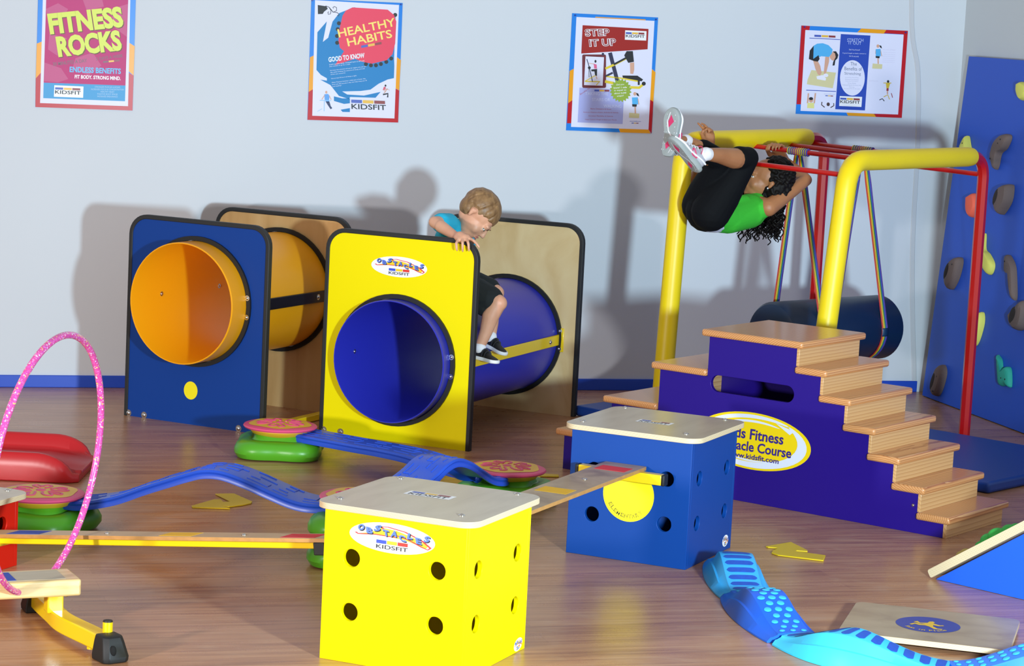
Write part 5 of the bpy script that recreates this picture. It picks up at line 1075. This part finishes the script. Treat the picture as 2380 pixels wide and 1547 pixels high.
for k in range(210):
    dx = rr.uniform(-.105, .070); st_ = gh.c + V((dx, rr.uniform(.035, .11) if dx < .03 else rr.uniform(-.05, .10), rr.uniform(-.05, .03)))
    if k > 160: st_ = gh.c + V((rr.uniform(.055, .085), rr.uniform(-.05, .06), rr.uniform(-.05, .05)))
    Lh = rr.uniform(.15, .255) - .10 * max(0, -dx - .04); ph = rr.uniform(0, 6.3); R_ = rr.uniform(.006, .0105); dr = V((rr.uniform(-.10, .06), rr.uniform(-.03, .10), -1)).normalized(); n_ = int(Lh / .002)
    sx = V((1, 0, 0)); sy = V((0, 1, 0)); tw = rr.uniform(.22, .34) * rr.choice((-1, 1))
    m.tube([st_ + dr * (i * .002) + (sx * cos(ph + i * tw) + sy * sin(ph + i * tw)) * R_ * (.4 + .6 * min(1, i / 30)) for i in range(n_)], [.0042 * (1 - .35 * i / n_) for i in range(n_)], 5)
o_ = m.build('ringlets', HM, girl, world=True)
# running shoes
SIL = M('shoe_silver', 'c9c9d2', .35, metal=.25, var=.1, vscale=60); GSO = M('shoe_grey_sole', '9fa6a6', .6, bump=.3, bscale=180); PNK = M('shoe_pink', 'd8356a', .5); WSH = M('shoe_white_trim', 'f0eef4', .5)
for s_ in 'LR':
    an = G['a' + s_]; upv = (an - G['heel' + s_].lerp(G['toe' + s_], .35)); s, so, P, sk = shoe(girl, G['heel' + s_], G['toe' + s_], upv, .200, (SIL, GSO), 1)
    MB().chain([(an.lerp(G['k' + s_], .05), .0285), (an, .030), (P(.16, 0, .30), .030)]).build('sock', SOCK, girl, world=True, remesh=.004, relax=2)
    m = MB()
    for x0, x1 in ((.12, .34), (.58, .86)): m.face(m.verts([P(x0, -.05 + sk(x0), -.0465), P((x0 + x1) / 2, -.085 + sk(.5), -.0465), P(x1, .0 + sk(x1), -.0465), P((x0 + x1) / 2, .06 + sk(.5), -.0465)]))
    m.build('sole_inlay', PNK, so, world=True, smooth=False)
    m = MB()
    for k in range(7):
        x = .10 + k * .125
        for sg in (-1, 1): m.face(m.verts([P(x, sg * .17 + sk(x), -.034), P(x + .02, sg * .17 + sk(x), -.034), P(x + .02, sg * .10 + sk(x), -.0468), P(x, sg * .10 + sk(x), -.0468)]))
    pz = [(.04, .02), (.2, .09), (.36, .05), (.5, -.06), (.7, -.10), (.9, -.04)]; a_ = m.verts([P(x, y + sk(x), -.0468) for x, y in pz]); b_ = m.verts([P(x + .02, y + .022 + sk(x), -.0468) for x, y in pz])
    for i in range(5): m.face([a_[i], a_[i + 1], b_[i + 1], b_[i]])
    m.build('tread_lines', WSH, so, world=True, smooth=False)
    for sg in (-1, 1):
        MB().tube(smooth_path([P(.30, sg * .16, .10), P(.42, sg * .165, .17), P(.50, sg * .14, .20), P(.46, sg * .17, .08), P(.31, sg * .165, .09)], 4), .0028, 6).build('side_stripe', PNK, s, world=True)
        MB().tube(smooth_path([P(.02, sg * .12, .18), P(.2, sg * .165, .16), P(.5, sg * .17, .10), P(.8, sg * .19, .085), P(.98, sg * .07, .06)], 5), .0045, 6).build('trim', WSH, s, world=True)
    for k in range(5):
        x = .36 + k * .075; h_ = .325 - k * .036; MB().tube(smooth_path([P(x, .085, h_ - .05), P(x + .02, .03, h_ + .004), P(x + .03, -.03, h_ + .004), P(x + .05, -.085, h_ - .06)], 4), .0032, 6).build('lace', WSH, s, world=True)
    MB().tube(smooth_path([P(.38, .0, .34), P(.36, .09, .38), P(.33, .16, .33), P(.30, .20, .22)], 5), .0018, 6).build('lace', PNK, s, world=True)
